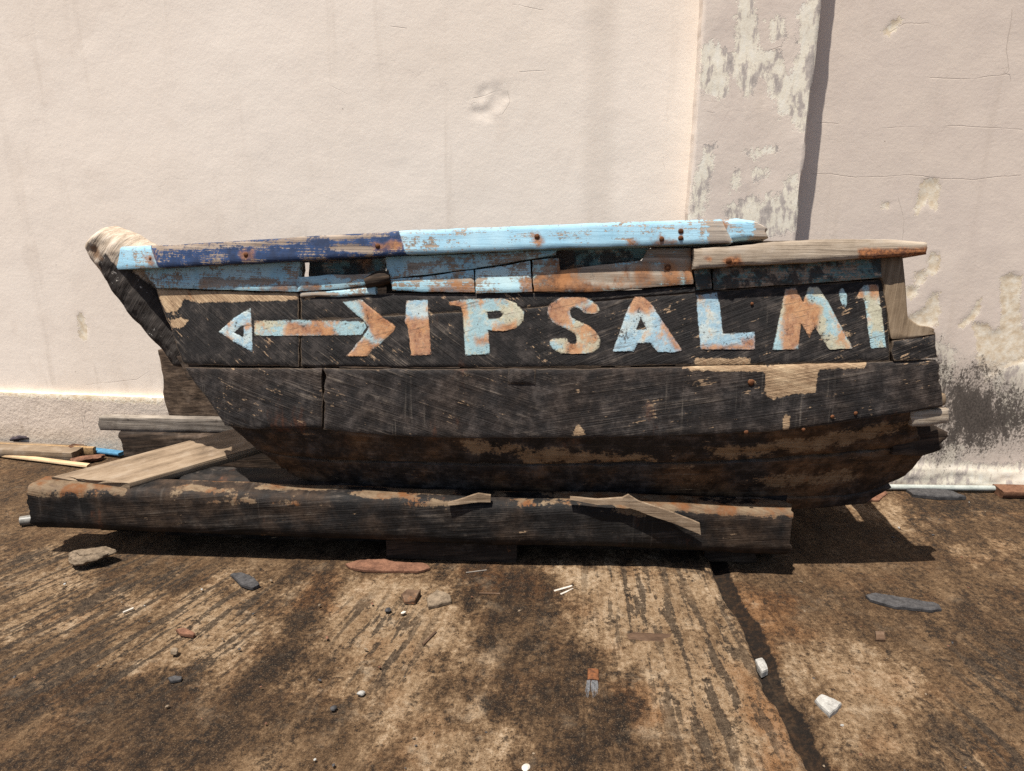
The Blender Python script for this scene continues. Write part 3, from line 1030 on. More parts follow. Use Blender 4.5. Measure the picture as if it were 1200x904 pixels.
def wall_sheet():
    x = np.concatenate([np.linspace(-40, -3.4, 50)[:-1], np.linspace(-3.4, 3.6, 470), np.linspace(3.6, 40, 50)[1:]])
    z = np.concatenate([[-0.15], np.linspace(0, 2.75, 190), np.linspace(2.75, 4.2, 12)[1:]])
    X, Z = np.meshgrid(x, z, indexing='ij')
    P = np.stack([X.ravel(), Z.ravel()], -1)
    # slow unevenness of the hand-laid render, a dent and some trowel marks
    Y = 0.004 * fbm(X * 0.9, Z * 0.9, 3.0, 3) + 0.0012 * fbm(X * 6, Z * 6, 1.0, 3)
    a = sd_polys(P, [[(548, 118), (572, 100), (596, 100), (596, 122), (580, 140), (556, 136)]], wconv()).reshape(X.shape)
    Y = Y + 0.003 * np.clip(a / 0.05 + 0.5 + 0.5 * fbm(X * 25, Z * 25, 6, 3), 0, 1) * (0.6 + 1.6 * fbm(X * 28, Z * 28, 2, 3))
    a = sd_polys(P, CREAM, wconv()).reshape(X.shape)
    Y = Y + 0.003 * np.clip(a / 0.006 + 0.5, 0, 1)
    # rough foot on the right
    foot = np.clip((0.115 - Z + 0.012 * fbm(X * 5, 0, 1, 3)) / 0.02, 0, 1) * (X > pl_r + 0.02)
    Y = Y - 0.006 * foot * (1 + 0.9 * fbm(X * 14, Z * 34, 4, 3))
    V = np.stack([X.ravel(), Y.ravel(), Z.ravel()], -1)
    n, m = X.shape
    F = grid_faces(n, m)
    at = dict(cream=sd_polys(P, CREAM, wconv()), mould=sd_polys(P, MOULD, wconv()), band=sd_polys(P, BAND, wconv()), pinkzone=sd_polys(P, PINKZ, wconv()),
              peel=sd_polys(P, PEELW, wconv()), crack=crack_field(P, CRACKS, wconv()))
    # thickness: back sheet + top
    nv = len(V)
    xb = [(-40, 0.3, -0.15), (40, 0.3, -0.15), (40, 0.3, 4.2), (-40, 0.3, 4.2)]
    V = np.concatenate([V, np.array(xb, float)])
    idx = np.arange(n * m).reshape(n, m)
    FL = [tuple(f) for f in F]
    FL.append((nv, nv + 1, nv + 2, nv + 3))
    FL.append(tuple(list(idx[:, -1]) + [nv + 2, nv + 3]))
    FL.append((idx[0, 0], nv, nv + 3) + tuple(idx[0, ::-1][:-1]))
    FL.append((idx[-1, 0], nv + 1, nv + 2) + tuple(idx[-1, ::-1][:-1]))
    for k in at:
        at[k] = np.r_[at[k], [-0.3] * 4]
    return link_mesh('wall_face', V, FL, M_WALL, WALL, attrs=at)


wall_sheet()


def relief_slab(name, x0, x1, z0, z1, d, nx, nz, mat, masks, amp=0.002, edge=0.004, bev=0.006, zfun=None):
    """pilaster or skirting: a slab proud of the wall with worn arrises"""
    x = np.linspace(x0, x1, nx)
    z = np.linspace(z0, z1, nz)
    X, Z = np.meshgrid(x, z, indexing='ij')
    Zs = Z.copy()
    if zfun is not None:
        Zs = z0 + (Z - z0) * (1 + (zfun(X) / (z1 - z0)))
    Xs = X.copy()
    Xs[0, :] += edge * fbm(z * 9, 2, 1, 4)
    Xs[-1, :] += edge * 1.6 * fbm(z * 9, 7, 1, 4)
    ed = np.minimum(np.minimum(X - x0, x1 - X), z1 - Z)
    r = np.clip(ed / bev, 0, 1)
    Y = -d + amp * fbm(X * 8, Z * 8, 5, 4) + bev * (1 - np.sqrt(1 - (1 - r) ** 2))
    V = np.stack([Xs.ravel(), Y.ravel(), Zs.ravel()], -1)
    P = np.stack([Xs.ravel(), Zs.ravel()], -1)
    B = V.copy()
    B[:, 1] = 0.02
    n, m = X.shape
    nm = n * m
    idx = np.arange(nm).reshape(n, m)
    F = [tuple(f) for f in grid_faces(n, m)]
    per = np.concatenate([idx[:, 0], idx[-1, 1:], idx[-2::-1, -1], idx[0, -2:0:-1]])
    nxp = np.roll(per, -1)
    F += [tuple(f) for f in np.stack([per, per + nm, nxp + nm, nxp], -1)]
    at = {k: np.r_[(crack_field if k == 'crack' else sd_polys)(P, v, wconv(d))] for k, v in masks.items()}
    for k in ('cream', 'mould', 'band', 'pinkzone', 'peel', 'crack'):
        at.setdefault(k, np.full(nm, 0.3 if k == 'crack' else -0.3))
    at = {k: np.r_[v, v] for k, v in at.items()}
    o = link_mesh(name, np.concatenate([V, B]), F, mat, WALL, attrs=at)
    # drop unused back verts in the middle
    bm = bmesh.new()
    bm.from_mesh(o.data)
    bmesh.ops.delete(bm, geom=[v for v in bm.verts if not v.link_faces], context='VERTS')
    bm.to_mesh(o.data)
    bm.free()
    sharp_by_angle(o, 45)
    return o


PEEL = zoom_poly([
    [(125, 160), (160, 148), (190, 160), (215, 185), (240, 178), (240, 60), (248, 0), (300, 0), (302, 175), (345, 175), (385, 165), (395, 240), (420, 275), (440, 190), (450, 60), (480, 0), (520, 0), (505, 250), (470, 440), (440, 420), (420, 385), (385, 390), (360, 330), (345, 270), (310, 255), (275, 330), (262, 290), (240, 280), (215, 250), (205, 310), (185, 322), (165, 320), (120, 300)],
    [(130, 480), (160, 490), (150, 560), (145, 640), (120, 720), (80, 740), (95, 620), (118, 560)],
    [(335, 60), (395, 70), (400, 130), (355, 140)],
    [(290, 580), (340, 570), (335, 595), (300, 600)], [(275, 510), (380, 490), (378, 500), (290, 525)],
    [(210, 725), (215, 690), (300, 660), (330, 690), (345, 650), (370, 690), (400, 610), (440, 590), (448, 680), (430, 770), (350, 790), (220, 760)],
    [(215, 600), (245, 570), (240, 640), (218, 650)],
], 780, 0, k4)
relief_slab('pilaster', pl_l, pl_r, -0.1, 4.15, PD, 60, 420, M_WALL, dict(peel=PEEL, pinkzone=[[(800, -300), (980, -300), (960, 420), (780, 420)]], crack=[[(828, 130), (840, 132)], [(900, 60), (916, 54), (918, 48)], [(820, 290), (900, 293)]]), 0.002, 0.006, 0.008)
sk_h = wall_pt(np.array([20.0, 180.0]), np.array([459.0, 468.0]), 0.03)[:, 1].mean()
relief_slab('skirting', -8.0, pl_l - 0.004, -0.1, sk_h, 0.028, 700, 34, M_SKIRT, dict(crack=[[(96, 478), (98, 505)], [(100, 480), (100, 500)]], cream=[[(-900, 420), (0, 453.5), (190, 464.5), (190, 473), (0, 462), (-900, 430)]]), 0.0016, 0.002, 0.003, lambda X: 0.0015 * fbm(X * 3, 1, 1, 4))

# ------------------------------------------------------------------ ground
JOINT_PX = np.array([(832, 660), (848, 700), (870, 748), (892, 800), (918, 855), (945, 904)], float)
_jl = on_z(JOINT_PX[:, 0], JOINT_PX[:, 1])[:, :2]


def joint_x(y):
    o = np.argsort(_jl[:, 1])
    yy, xx = _jl[o, 1], _jl[o, 0]
    x = np.interp(y, yy, xx)
    k = (xx[-1] - xx[0]) / (yy[-1] - yy[0])
    x = np.where(y > yy[-1], xx[-1] + (y - yy[-1]) * k, x)
    x = np.where(y < yy[0], xx[0] + (y - yy[0]) * k, x)
    return x


def gconv(p):
    return on_z(p[:, 0], p[:, 1])[:, :2]


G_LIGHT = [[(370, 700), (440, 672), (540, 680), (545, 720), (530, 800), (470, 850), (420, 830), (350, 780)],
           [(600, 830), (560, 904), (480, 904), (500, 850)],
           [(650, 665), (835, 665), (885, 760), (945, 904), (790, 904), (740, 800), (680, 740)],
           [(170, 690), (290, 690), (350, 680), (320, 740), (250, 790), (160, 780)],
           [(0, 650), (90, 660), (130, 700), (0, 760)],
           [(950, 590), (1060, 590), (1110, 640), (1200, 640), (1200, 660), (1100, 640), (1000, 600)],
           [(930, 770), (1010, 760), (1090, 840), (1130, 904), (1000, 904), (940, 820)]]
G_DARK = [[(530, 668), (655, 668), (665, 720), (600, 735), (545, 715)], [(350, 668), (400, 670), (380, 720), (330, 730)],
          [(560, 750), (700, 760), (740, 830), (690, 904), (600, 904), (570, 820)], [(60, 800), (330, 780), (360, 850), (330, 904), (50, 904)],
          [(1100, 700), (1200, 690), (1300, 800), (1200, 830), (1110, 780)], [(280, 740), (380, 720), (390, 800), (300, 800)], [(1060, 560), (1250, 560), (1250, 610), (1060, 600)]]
G_RUST = [[(715, 805), (750, 812), (772, 840), (745, 855), (715, 835)], [(540, 668), (640, 672), (650, 700), (560, 700)], [(852, 690), (930, 690), (940, 740), (905, 780), (880, 740)],
          [(360, 672), (400, 672), (390, 712), (350, 712)], [(860, 800), (930, 850), (960, 904), (900, 904)]]
G_GROOVE = [[(0, 640), (170, 650), (330, 690), (260, 800), (0, 830)], [(690, 670), (835, 670), (925, 904), (820, 904), (730, 760)], [(400, 710), (500, 700), (480, 800), (400, 810)], [(1130, 760), (1200, 760), (1200, 904), (1120, 904)]]


def ground():
    x = np.concatenate([np.linspace(-150, -6, 30)[:-1], np.linspace(-6, -2.6, 60)[:-1], np.linspace(-2.6, 2.7, 760), np.linspace(2.7, 6, 60)[1:], np.linspace(6, 150, 30)[1:]])
    y = np.concatenate([np.linspace(-150, -2, 30)[:-1], np.linspace(-2, 1.3, 50)[:-1], np.linspace(1.3, 4.3, 400), np.linspace(4.3, 150, 30)[1:]])
    X, Y = np.meshgrid(x, y, indexing='ij')
    jd = X - joint_x(Y) + 0.030 * fbm(Y * 8, 1.3, 0.2, 5) * (Y < 5)
    near = np.exp(-((np.abs(X) / 7) ** 4)) * np.exp(-((np.abs(Y - 2) / 6) ** 4))
    Z = 0.006 * fbm(X * 1.1, Y * 1.1, 1, 3) + 0.0022 * fbm(X * 9, Y * 6, 2, 4)
    q = (X - 0.6) * np.exp(0.26 * (np.clip(Y, -2, 6) - 2.2))
    r = Y
    gz = np.clip(fbm(X * 1.2, Y * 1.2, 9, 2) * 1.6 + 0.6, 0, 1)
    Z = Z + 0.0034 * gz * fbm(q * 26, r * 1.8, 5, 2)
    left = 1 / (1 + np.exp(np.clip(jd / 0.004, -50, 50)))
    Z = Z + 0.022 * left * np.clip(1 - np.clip(-jd, 0, 3) / 1.2, 0, 1)
    Z = Z - 0.022 * (1 - left) * np.clip(1 - jd / (0.09 + 0.03 * fbm(Y * 5, 3, 3, 2)), 0, 1)
    Z = Z + 0.0012 * fbm(X * 40, Y * 40, 8, 3)
    Z = Z * near - 0.004 * (1 - near)
    P = np.stack([X.ravel(), Y.ravel()], -1)
    rows = np.where((np.abs(P[:, 0]) < 6) & (P[:, 1] > -2) & (P[:, 1] < 6))[0]
    at = {}
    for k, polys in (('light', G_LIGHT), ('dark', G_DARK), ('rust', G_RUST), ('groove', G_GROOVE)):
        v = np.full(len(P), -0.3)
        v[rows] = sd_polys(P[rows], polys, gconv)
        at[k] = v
    at['gq'] = ((X - 0.6) * np.exp(0.26 * (np.clip(Y, -2, 6) - 2.2))).ravel()
    wdt = 0.062
    at['joint'] = np.clip((wdt / 2 - np.abs(jd - wdt * 0.55)) * np.clip(1.0 - 0 * Y, 0, 1), -0.3, 0.3).ravel()
    V = np.stack([X.ravel(), Y.ravel(), Z.ravel()], -1)
    o = link_mesh('concrete_ground', V, grid_faces(*X.shape), M_GROUND, attrs=at)
    o['kind'] = 'structure'
    return o


ground()

# ------------------------------------------------------------------ the boat
# stem post: bleached head, dark tarred rake below
STEM_TOP = [(121, 267), (150, 278), (172, 292), (176, 318), (196, 352), (222, 402), (226, 428)]
STEM_BOT = [(101, 289), (107, 304), (118, 318), (134, 346), (160, 378), (190, 408), (206, 428)]


def stem_y(x, z):
    return np.full_like(x, 0.30) + 0 * z


m_stem = Mat('stem_wood', 0.85, 0.2)


def build_stem_mat():
    m = m_stem
    g, g2 = wood_relief(m, 0.95, 4, 45)
    mid = m.noise(13, 7, 0.7)
    fine = m.noise(90, 5, 0.7)
    f = m.math('MULTIPLY_ADD', g2, 0.35, m.math('MULTIPLY_ADD', g, 0.4, m.math('MULTIPLY', mid, 0.25)))
    bare = m.ramp(f, [(0.34, (0.13, 0.095, 0.07, 1)), (0.48, (0.38, 0.305, 0.23, 1)), (0.64, (0.62, 0.54, 0.45, 1))])
    tar = m.ramp(f, [(0.36, (0.014, 0.012, 0.011, 1)), (0.55, (0.05, 0.042, 0.037, 1)), (0.68, (0.20, 0.165, 0.135, 1))])
    wht = m.mr(m.noise(45, 5, 0.7), 0.63, 0.67)
    tar = m.mix(m.math('MULTIPLY', wht, 0.8), tar, (0.52, 0.48, 0.43, 1))
    col = m.mix(m.ragged('tarred', mid, 0.05, 0.004), bare, tar)
    bl = m.ragged('bluespot', mid, 0.05, 0.003)
    col = m.mix(bl, col, (0.07, 0.19, 0.48, 1))
    bw = m.ragged('rustspot', mid, 0.05, 0.01)
    col = m.mix(m.math('MULTIPLY', bw, 0.8), col, (0.19, 0.105, 0.055, 1))
    h = m.math('MULTIPLY_ADD', g2, 0.5, g)
    m.done(col, m.bump(h, 0.7, 0.008))


build_stem_mat()


def stem_conv(p):
    q = solve(p[:, 0], p[:, 1], lambda x, z: np.full_like(x, 0.22))
    return q[:, [0, 2]]


plank('stem_post', STEM_TOP, STEM_BOT, m_stem.m, S=lambda x, z: np.full_like(x, 0.30), step=2.2, thick=0.09, dome=0.045, relief=0.013, wav=1.0, round_=0.02,
      conv=stem_conv, masks=dict(tarred=[[(116, 300), (135, 318), (150, 312), (150, 322), (184, 350), (240, 402), (240, 440), (190, 440), (120, 345), (108, 312)]],
                                 bluespot=[[(139, 297), (142, 294), (143, 306), (141, 307)]], rustspot=[[(152, 280), (180, 290), (174, 300), (160, 292)], [(98, 290), (106, 288), (112, 304), (104, 304)]]), seed=2, grain=(20, 20))

# top rail with navy and pale blue paint
NAVY = [[(187, 285), (200, 250), (466, 250), (482, 300), (490, 310), (203, 330)]]
RAILRUST = [[(182, 299), (192, 296), (195, 308), (188, 312)], [(290, 293), (304, 292), (306, 300), (292, 301)], [(444, 285), (466, 281), (474, 283), (474, 287), (450, 291)],
            [(626, 273), (634, 272), (640, 282), (632, 287), (628, 280)], [(760, 279), (775, 275), (790, 280), (800, 283), (765, 287)], [(793, 266), (797, 266), (797, 279), (793, 279)], [(735, 279), (745, 279), (746, 284), (736, 284)]]
RAILBARE = [[(826, 258), (850, 258), (856, 290), (828, 288)], [(385, 287), (430, 284), (445, 287), (440, 293), (400, 292)], [(200, 312), (290, 307), (290, 312), (205, 317)], [(190, 285), (460, 270), (460, 275), (200, 291)]]
plank('top_rail', [(145, 292), (200, 290), (300, 284), (480, 273), (660, 266), (842, 260)], [(145, 318), (260, 312), (360, 307), (480, 300), (660, 293), (854, 287)], M_RAIL,
      off=0.062, thick=0.095, relief=0.0015, wav=0.5, round_=0.005, masks=dict(navy=NAVY, rustspot=RAILRUST, bare=RAILBARE), seed=1)
plank('rail_end', [(842, 259), (862, 257), (884, 260), (897, 268)], [(852, 284), (868, 282), (884, 281), (899, 280)], M_RAIL, off=0.025, thick=0.085, relief=0.003, wav=0.7, round_=0.012,
      masks=dict(navy=[[(0, 0), (1, 0), (1, 1)]], bare=[[(876, 255), (905, 262), (902, 286), (872, 284), (882, 268)], [(838, 256), (852, 257), (850, 270), (842, 268)]], rustspot=[[(838, 257), (850, 258), (852, 272), (844, 266)]]), seed=21, label='broken rail end with blue paint on rotten wood')

# aft rail of bare weathered wood
plank('aft_rail', [(811, 294), (850, 292), (900, 286), (950, 283), (1030, 283), (1076, 286)], [(811, 317), (860, 313), (940, 309), (1000, 305), (1050, 302), (1076, 300)], M_AFT,
      off=0.060, thick=0.17, relief=0.003, wav=0.8, round_=0.006, masks=dict(rustspot=[[(840, 301), (862, 297), (868, 308), (850, 313)], [(998, 290), (1080, 288), (1080, 303), (1000, 305)], [(822, 300), (832, 299), (830, 304)]]), seed=4, label='bare grey wooden rail with rust stains')

# light blue upper strakes
NOFF = [[(0, 0), (1, 0), (1, 1)]]
BM = lambda bare=NOFF, rust=NOFF: dict(navy=NOFF, bare=bare, rustspot=rust)
plank('strake', [(166, 316), (260, 310), (352, 304)], [(186, 338), (260, 340), (350, 342)], M_BLUE, off=0.012, masks=BM([[(235, 324), (330, 325), (330, 334), (235, 336)], [(158, 316), (170, 316), (182, 336), (160, 336)]], [[(305, 336), (350, 328), (360, 342), (308, 344)]]), seed=5)
plank('strake', [(352, 325), (390, 323), (447, 321)], [(351, 342), (400, 339), (452, 331)], M_BLUE, off=0.014, masks=BM([[(390, 320), (450, 318), (450, 326), (395, 327)]], [[(350, 330), (378, 330), (376, 342), (350, 344)]]), seed=6)
plank('strake', [(352, 343), (400, 340), (440, 336)], [(352, 348), (400, 348), (440, 345)], M_BLUE, off=0.008, masks=BM([[(350, 341), (400, 340), (400, 349), (350, 349)]]), seed=7)
plank('strake', [(452, 302), (550, 298), (652, 293)], [(457, 327), (556, 315), (652, 299)], M_BLUE, off=0.013, masks=BM([[(478, 306), (520, 302), (522, 312), (480, 318)], [(596, 302), (612, 299), (612, 306), (598, 307)]]), seed=8)
plank('strake', [(458, 328), (500, 324), (555, 317)], [(460, 341), (500, 342), (556, 343)], M_BLUE, off=0.012, masks=BM(NOFF, [[(502, 336), (530, 333), (556, 335), (556, 345), (505, 345)]]), seed=9)
plank('strake', [(558, 317), (590, 312), (622, 306)], [(558, 344), (590, 343), (624, 342)], M_BLUE, off=0.013, masks=BM(NOFF, [[(610, 328), (626, 322), (628, 345), (612, 344)]]), seed=10)
plank('strake', [(624, 306), (655, 303), (656, 317), (700, 312), (752, 306), (759, 292), (809, 291)], [(626, 342), (660, 343), (690, 343), (720, 341), (750, 338), (780, 336), (812, 333)], M_RUSTY, off=0.014, masks=BM([[(656, 316), (752, 305), (780, 312), (770, 335), (660, 342)]], [[(625, 318), (655, 322), (720, 335), (700, 345), (625, 345)], [(775, 305), (790, 310), (800, 335), (778, 336)], [(742, 315), (760, 312), (765, 330), (745, 334)]]), seed=12, label='rust stained strake with a notch below the rail', wav=0.9)
plank('strake', [(813, 316), (832, 314)], [(815, 340), (833, 339)], M_TEAL, off=0.012, masks=BM(), seed=13)
plank('strake', [(835, 314), (940, 307), (1030, 301)], [(835, 340), (940, 333), (1032, 326)], M_TEAL, off=0.012, masks=BM([[(834, 337), (900, 333), (960, 330), (960, 333), (900, 338), (835, 341)]]), seed=14, label='grimy teal strake below the bare rail')
# inner planking seen through the gaps; dark backing planks added to keep seams unlit
def inner(x, z):
    return side_y(x, z) + 0.07


plank('inner_plank', [(361, 300), (450, 296)], [(363, 330), (452, 326)], M_TEAL, S=inner, masks=BM(NOFF, [[(415, 300), (435, 300), (435, 325), (415, 325)]]), seed=15, thick=0.025)
plank('inner_plank', [(640, 286), (765, 281), ], [(640, 326), (700, 322), (744, 311), (760, 297)], M_TEAL, S=inner, masks=BM(NOFF, [[(650, 290), (675, 290), (675, 320), (650, 320)]]), seed=16, thick=0.025)
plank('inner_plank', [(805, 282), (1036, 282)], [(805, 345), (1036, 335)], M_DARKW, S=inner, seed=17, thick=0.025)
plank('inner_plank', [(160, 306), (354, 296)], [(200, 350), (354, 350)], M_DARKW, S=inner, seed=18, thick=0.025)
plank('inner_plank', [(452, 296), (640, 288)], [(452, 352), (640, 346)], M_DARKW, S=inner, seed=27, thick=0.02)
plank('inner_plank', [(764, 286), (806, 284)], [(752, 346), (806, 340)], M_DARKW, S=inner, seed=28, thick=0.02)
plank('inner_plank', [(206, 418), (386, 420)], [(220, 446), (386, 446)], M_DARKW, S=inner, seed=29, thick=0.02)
# rot plug at the joint
plank('rot_plug', [(428, 326), (444, 318), (456, 319)], [(430, 338), (446, 336), (458, 330)], M_DARKW, off=0.02, thick=0.05, dome=0.008, seed=19, relief=0.008)

# black strakes with the lettering
BBLK = lambda *p: dict(bare=list(p) if p else NOFF)
plank('strake', [(182, 339), (230, 340), (350, 344)], [(214, 427), (280, 429), (350, 430)], M_BLACK, off=0.0,
      masks=BBLK([(176, 336), (350, 343), (350, 351), (300, 353), (240, 355), (215, 352), (208, 366), (195, 366), (186, 350)], [(199, 375), (212, 372), (222, 376), (214, 385), (202, 384)], [(350, 346), (356, 346), (356, 400), (350, 400)]), seed=31, label='black bow strake with a knot and worn upper edge')
plank('strake', [(352, 347), (450, 344), (560, 345), (640, 343), (720, 341), (834, 335)], [(352, 377), (480, 369), (560, 365), (620, 361), (700, 353), (834, 341)], M_BLACK, off=0.001, masks=BBLK([(352, 345), (372, 346), (360, 352), (352, 352)]), seed=32)
plank('strake', [(352, 377), (480, 369), (560, 365), (620, 361), (700, 353), (834, 341), (940, 334), (1040, 327)], [(352, 430), (470, 431), (600, 431), (800, 428), (900, 427), (980, 425), (1043, 423)], M_BLACK, off=0.0, masks=BBLK([(815, 420), (880, 420), (880, 428), (815, 428)]), seed=33, label='long black strake carrying the painted letters')
plank('stern_post', [(1030, 302), (1056, 300), (1060, 340), (1062, 372), (1074, 381), (1088, 383), (1093, 386)], [(1032, 330), (1036, 350), (1040, 372), (1041, 385), (1043, 398), (1065, 397), (1093, 392)], M_POST, off=0.012, thick=0.12, relief=0.005, wav=0.6, seed=34, endwav=1.8, grain=(30, 4))
plank('stern_post', [(1043, 399), (1065, 397), (1094, 390)], [(1045, 423), (1070, 422), (1096, 419)], M_BLACK, off=0.010, thick=0.12, relief=0.005, wav=0.8, seed=35, endwav=2.2, label='black charred foot of the stern post')
# lower strake
BARE_LOW = [[(806, 425), (895, 428), (897, 430), (960, 419), (1018, 421), (1012, 431), (960, 433), (955, 460), (930, 462), (905, 468), (896, 465), (895, 436), (806, 434)],
            [(677, 496), (688, 510), (670, 511)], [(919, 486), (926, 488), (924, 506), (917, 503)], [(876, 444), (888, 445), (886, 450), (878, 449)]]
plank('strake', [(216, 431), (300, 432), (377, 432)], [(264, 499), (300, 503), (377, 502)], M_BLACK2, off=0.004, masks=BBLK(), seed=41)
plank('strake', [(380, 432), (500, 433), (700, 432), (800, 430), (950, 427), (1098, 422)], [(380, 503), (450, 511), (560, 514), (700, 513), (820, 510), (900, 506), (970, 498), (1030, 489), (1075, 482), (1106, 476)], M_BLACK2, off=0.003, masks=BBLK(*BARE_LOW), seed=42, endwav=2.8, label='wide lower strake with a bare tan patch')
plank('strake', [(596, 432), (628, 432)], [(596, 450), (628, 450)], M_BLACK2, off=0.0075, thick=0.02, masks=BBLK(), seed=43, label='small patch let into the lower strake')

# bottom planks below the chine
bmask = lambda *p: dict(bare=list(p) if p else NOFF)
plank('bottom_plank', [(262, 497), (300, 503), (378, 503), (450, 511), (560, 514), (700, 513), (820, 510), (900, 506), (970, 498), (1030, 489), (1066, 483)],
      [(300, 528), (330, 536), (380, 541), (450, 543), (560, 545), (700, 545), (820, 543), (900, 540), (970, 534), (1030, 528), (1084, 522)], M_BOTTOM, S=bottom_y, off=-0.006, relief=0.006, wav=1.3, conv=bottom_xz,
      masks=bmask([(600, 528), (760, 535), (770, 540), (620, 545)], [(540, 520), (600, 522), (620, 532), (560, 530)], [(830, 527), (930, 518), (1060, 492), (1070, 500), (1000, 520), (840, 538)], [(960, 545), (1070, 530), (1060, 545), (980, 560)]), seed=51, thick=0.03)
plank('bottom_plank', [(302, 527), (340, 538), (380, 543), (450, 545), (560, 547), (700, 547), (820, 545), (900, 542), (970, 536), (1030, 530), (1070, 526), (1092, 523)],
      [(340, 556), (370, 568), (400, 574), (460, 578), (560, 580), (700, 581), (820, 583), (900, 586), (960, 586), (1010, 581), (1062, 558)], M_BOTTOM, S=bottom_y, off=0.0, relief=0.007, wav=1.3, conv=bottom_xz,
      masks=bmask([(880, 560), (1000, 552), (1000, 560), (900, 570)]), seed=52, thick=0.03, endwav=2)
plank('keel', [(860, 578), (900, 578), (990, 577), (1040, 566)], [(860, 590), (900, 591), (960, 590), (1010, 584)], M_BOTTOM, S=lambda x, z: bottom_y(x, z) + 0.02, off=0.03, conv=bottom_xz, masks=bmask(), seed=53, thick=0.1, relief=0.006)
# broken stern ends, and a dark backing for the shaded interior
plank('stern_end_piece', [(1068, 483), (1090, 480), (1113, 480)], [(1069, 500), (1090, 500), (1112, 496)], M_AFT, S=lambda x, z: side_y(x, z) + 0.012, off=0.0, thick=0.04, seed=61, relief=0.004, endwav=1.6, masks=dict(rustspot=NOFF), label='broken grey plank end at the stern')
plank('stern_end_piece', [(1062, 482), (1086, 474), (1108, 462)], [(1066, 492), (1090, 484), (1109, 474)], M_POST, S=lambda x, z: side_y(x, z) + 0.03, thick=0.03, seed=62, relief=0.005, endwav=1.6, masks=dict(rustspot=NOFF))
plank('stern_end_piece', [(1050, 488), (1090, 496), (1110, 507)], [(1045, 534), (1080, 535), (1102, 528)], M_DARKW, S=lambda x, z: side_y(x, z) + 0.11, thick=0.04, seed=63, relief=0.010, endwav=2.5, masks=dict(rustspot=NOFF))  # dark sheet behind the notch, its colour standing in for interior shade


# the far side, frames and floor of the hull
def hull_box(name, pts, mat, t=0.03, nu=30, nv=10, seed=0):
    """a board through four boat-frame corners"""
    a, b, c, d = [np.array(p, float) for p in pts]
    u = np.linspace(0, 1, nu)[:, None, None]
    v = np.linspace(0, 1, nv)[None, :, None]
    G = (a * (1 - u) + b * u) * (1 - v) + (d * (1 - u) + c * u) * v
    N = np.cross(b - a, d - a)
    N /= np.linalg.norm(N)
    G = G + N * (0.006 * fbm(G[..., 0] * 5, G[..., 2] * 20 + seed, G[..., 1] * 20, 3))[..., None]
    Bk = G + N * t
    nm = nu * nv
    idx = np.arange(nm).reshape(nu, nv)
    per = np.concatenate([idx[:, 0], idx[-1, 1:], idx[-2::-1, -1], idx[0, -2:0:-1]])
    nx = np.roll(per, -1)
    F = np.concatenate([grid_faces(nu, nv), grid_faces(nu, nv, nm, True), np.stack([per, per + nm, nx + nm, nx], -1)])
    o = link_mesh(name, np.concatenate([G.reshape(-1, 3), Bk.reshape(-1, 3)]), F, mat, BOAT)
    sharp_by_angle(o, 50)
    return o


for k, (z0, z1, y0, y1) in enumerate([(0.36, 0.60, 0.62, 0.82), (0.605, 0.80, 0.82, 0.86), (0.805, 1.0, 0.86, 0.86)]):
    hull_box('far_strake', [(-1.05 - 0.12 * k, y0, z0), (1.38, y0, z0), (1.42, y1, z1), (-1.15 - 0.12 * k, y1, z1)], M_DARKW, 0.03, 60, 10, k)
    if k == 2:
        hull_box('far_strake', [(-1.29, 0.855, 0.83), (-1.39, 0.855, 1.0), (-1.55, 0.40, 1.0), (-1.45, 0.38, 0.83)], M_DARKW, 0.03, 20, 10, 9)
hull_box('floor_board', [(-0.95, 0.27, 0.40), (1.40, 0.16, 0.50), (1.40, 0.80, 0.50), (-0.95, 0.64, 0.37)], M_DARKW, 0.03, 50, 10, 9)
hull_box('transom', [(1.42, 0.12, 0.58), (1.42, 0.80, 0.58), (1.42, 0.84, 0.95), (1.42, 0.14, 0.95)], M_DARKW, 0.03, 20, 16, 11)
for xr in (-0.72, -0.2, 0.32, 0.85):
    hull_box('rib', [(xr, 0.07, 0.62), (xr + 0.05, 0.07, 0.62), (xr + 0.05, 0.155, 1.10), (xr, 0.155, 1.10)], M_DARKW, 0.045, 6, 14, 13 + xr)
hull_box('thwart', [(0.42, 0.10, 0.985), (0.62, 0.10, 0.985), (0.62, 0.86, 0.985), (0.42, 0.86, 0.985)], M_GREY, -0.035, 8, 30, 17)

# lettering
LRUST = [[(473, 373), (510, 373), (510, 420), (473, 420)], [(520, 350), (545, 350), (546, 372), (538, 372), (520, 362)], [(588, 380), (605, 376), (605, 388), (575, 392)], [(556, 396), (573, 394), (574, 402), (558, 404)],
         [(640, 350), (690, 345), (690, 356), (668, 360), (668, 378), (655, 384), (640, 372)], [(680, 358), (700, 356), (702, 368), (684, 368)], [(664, 395), (676, 398), (680, 416), (662, 416)], [(692, 378), (706, 395), (700, 400), (688, 386)],
         [(738, 345), (760, 345), (768, 362), (756, 368), (736, 366)], [(772, 374), (782, 378), (800, 410), (792, 414)], [(820, 405), (886, 403), (886, 411), (820, 411)], [(866, 396), (886, 394), (886, 410), (870, 408)],
         [(920, 338), (936, 336), (948, 352), (962, 360), (958, 396), (940, 400), (930, 412), (916, 412), (918, 370)], [(1000, 345), (1008, 338), (1014, 344), (1012, 353)], [(1014, 330), (1032, 330), (1030, 345), (1020, 350)]]
AR_L = [(256, 389), (275, 372), (294, 360.5), (295.5, 385), (296.5, 413), (276, 402)]
decal('arrow_head', AR_L, M_LET_A, holes=[[(275, 390), (285, 381), (286, 396)]], label='pale blue left pointing arrow head')
decal('arrow_shaft', [(298, 376), (350, 375), (427, 376.5), (430, 384), (424, 393), (360, 394), (298, 394)], M_LET_C, rust=[[(335, 374), (390, 384), (400, 394), (335, 394)]])
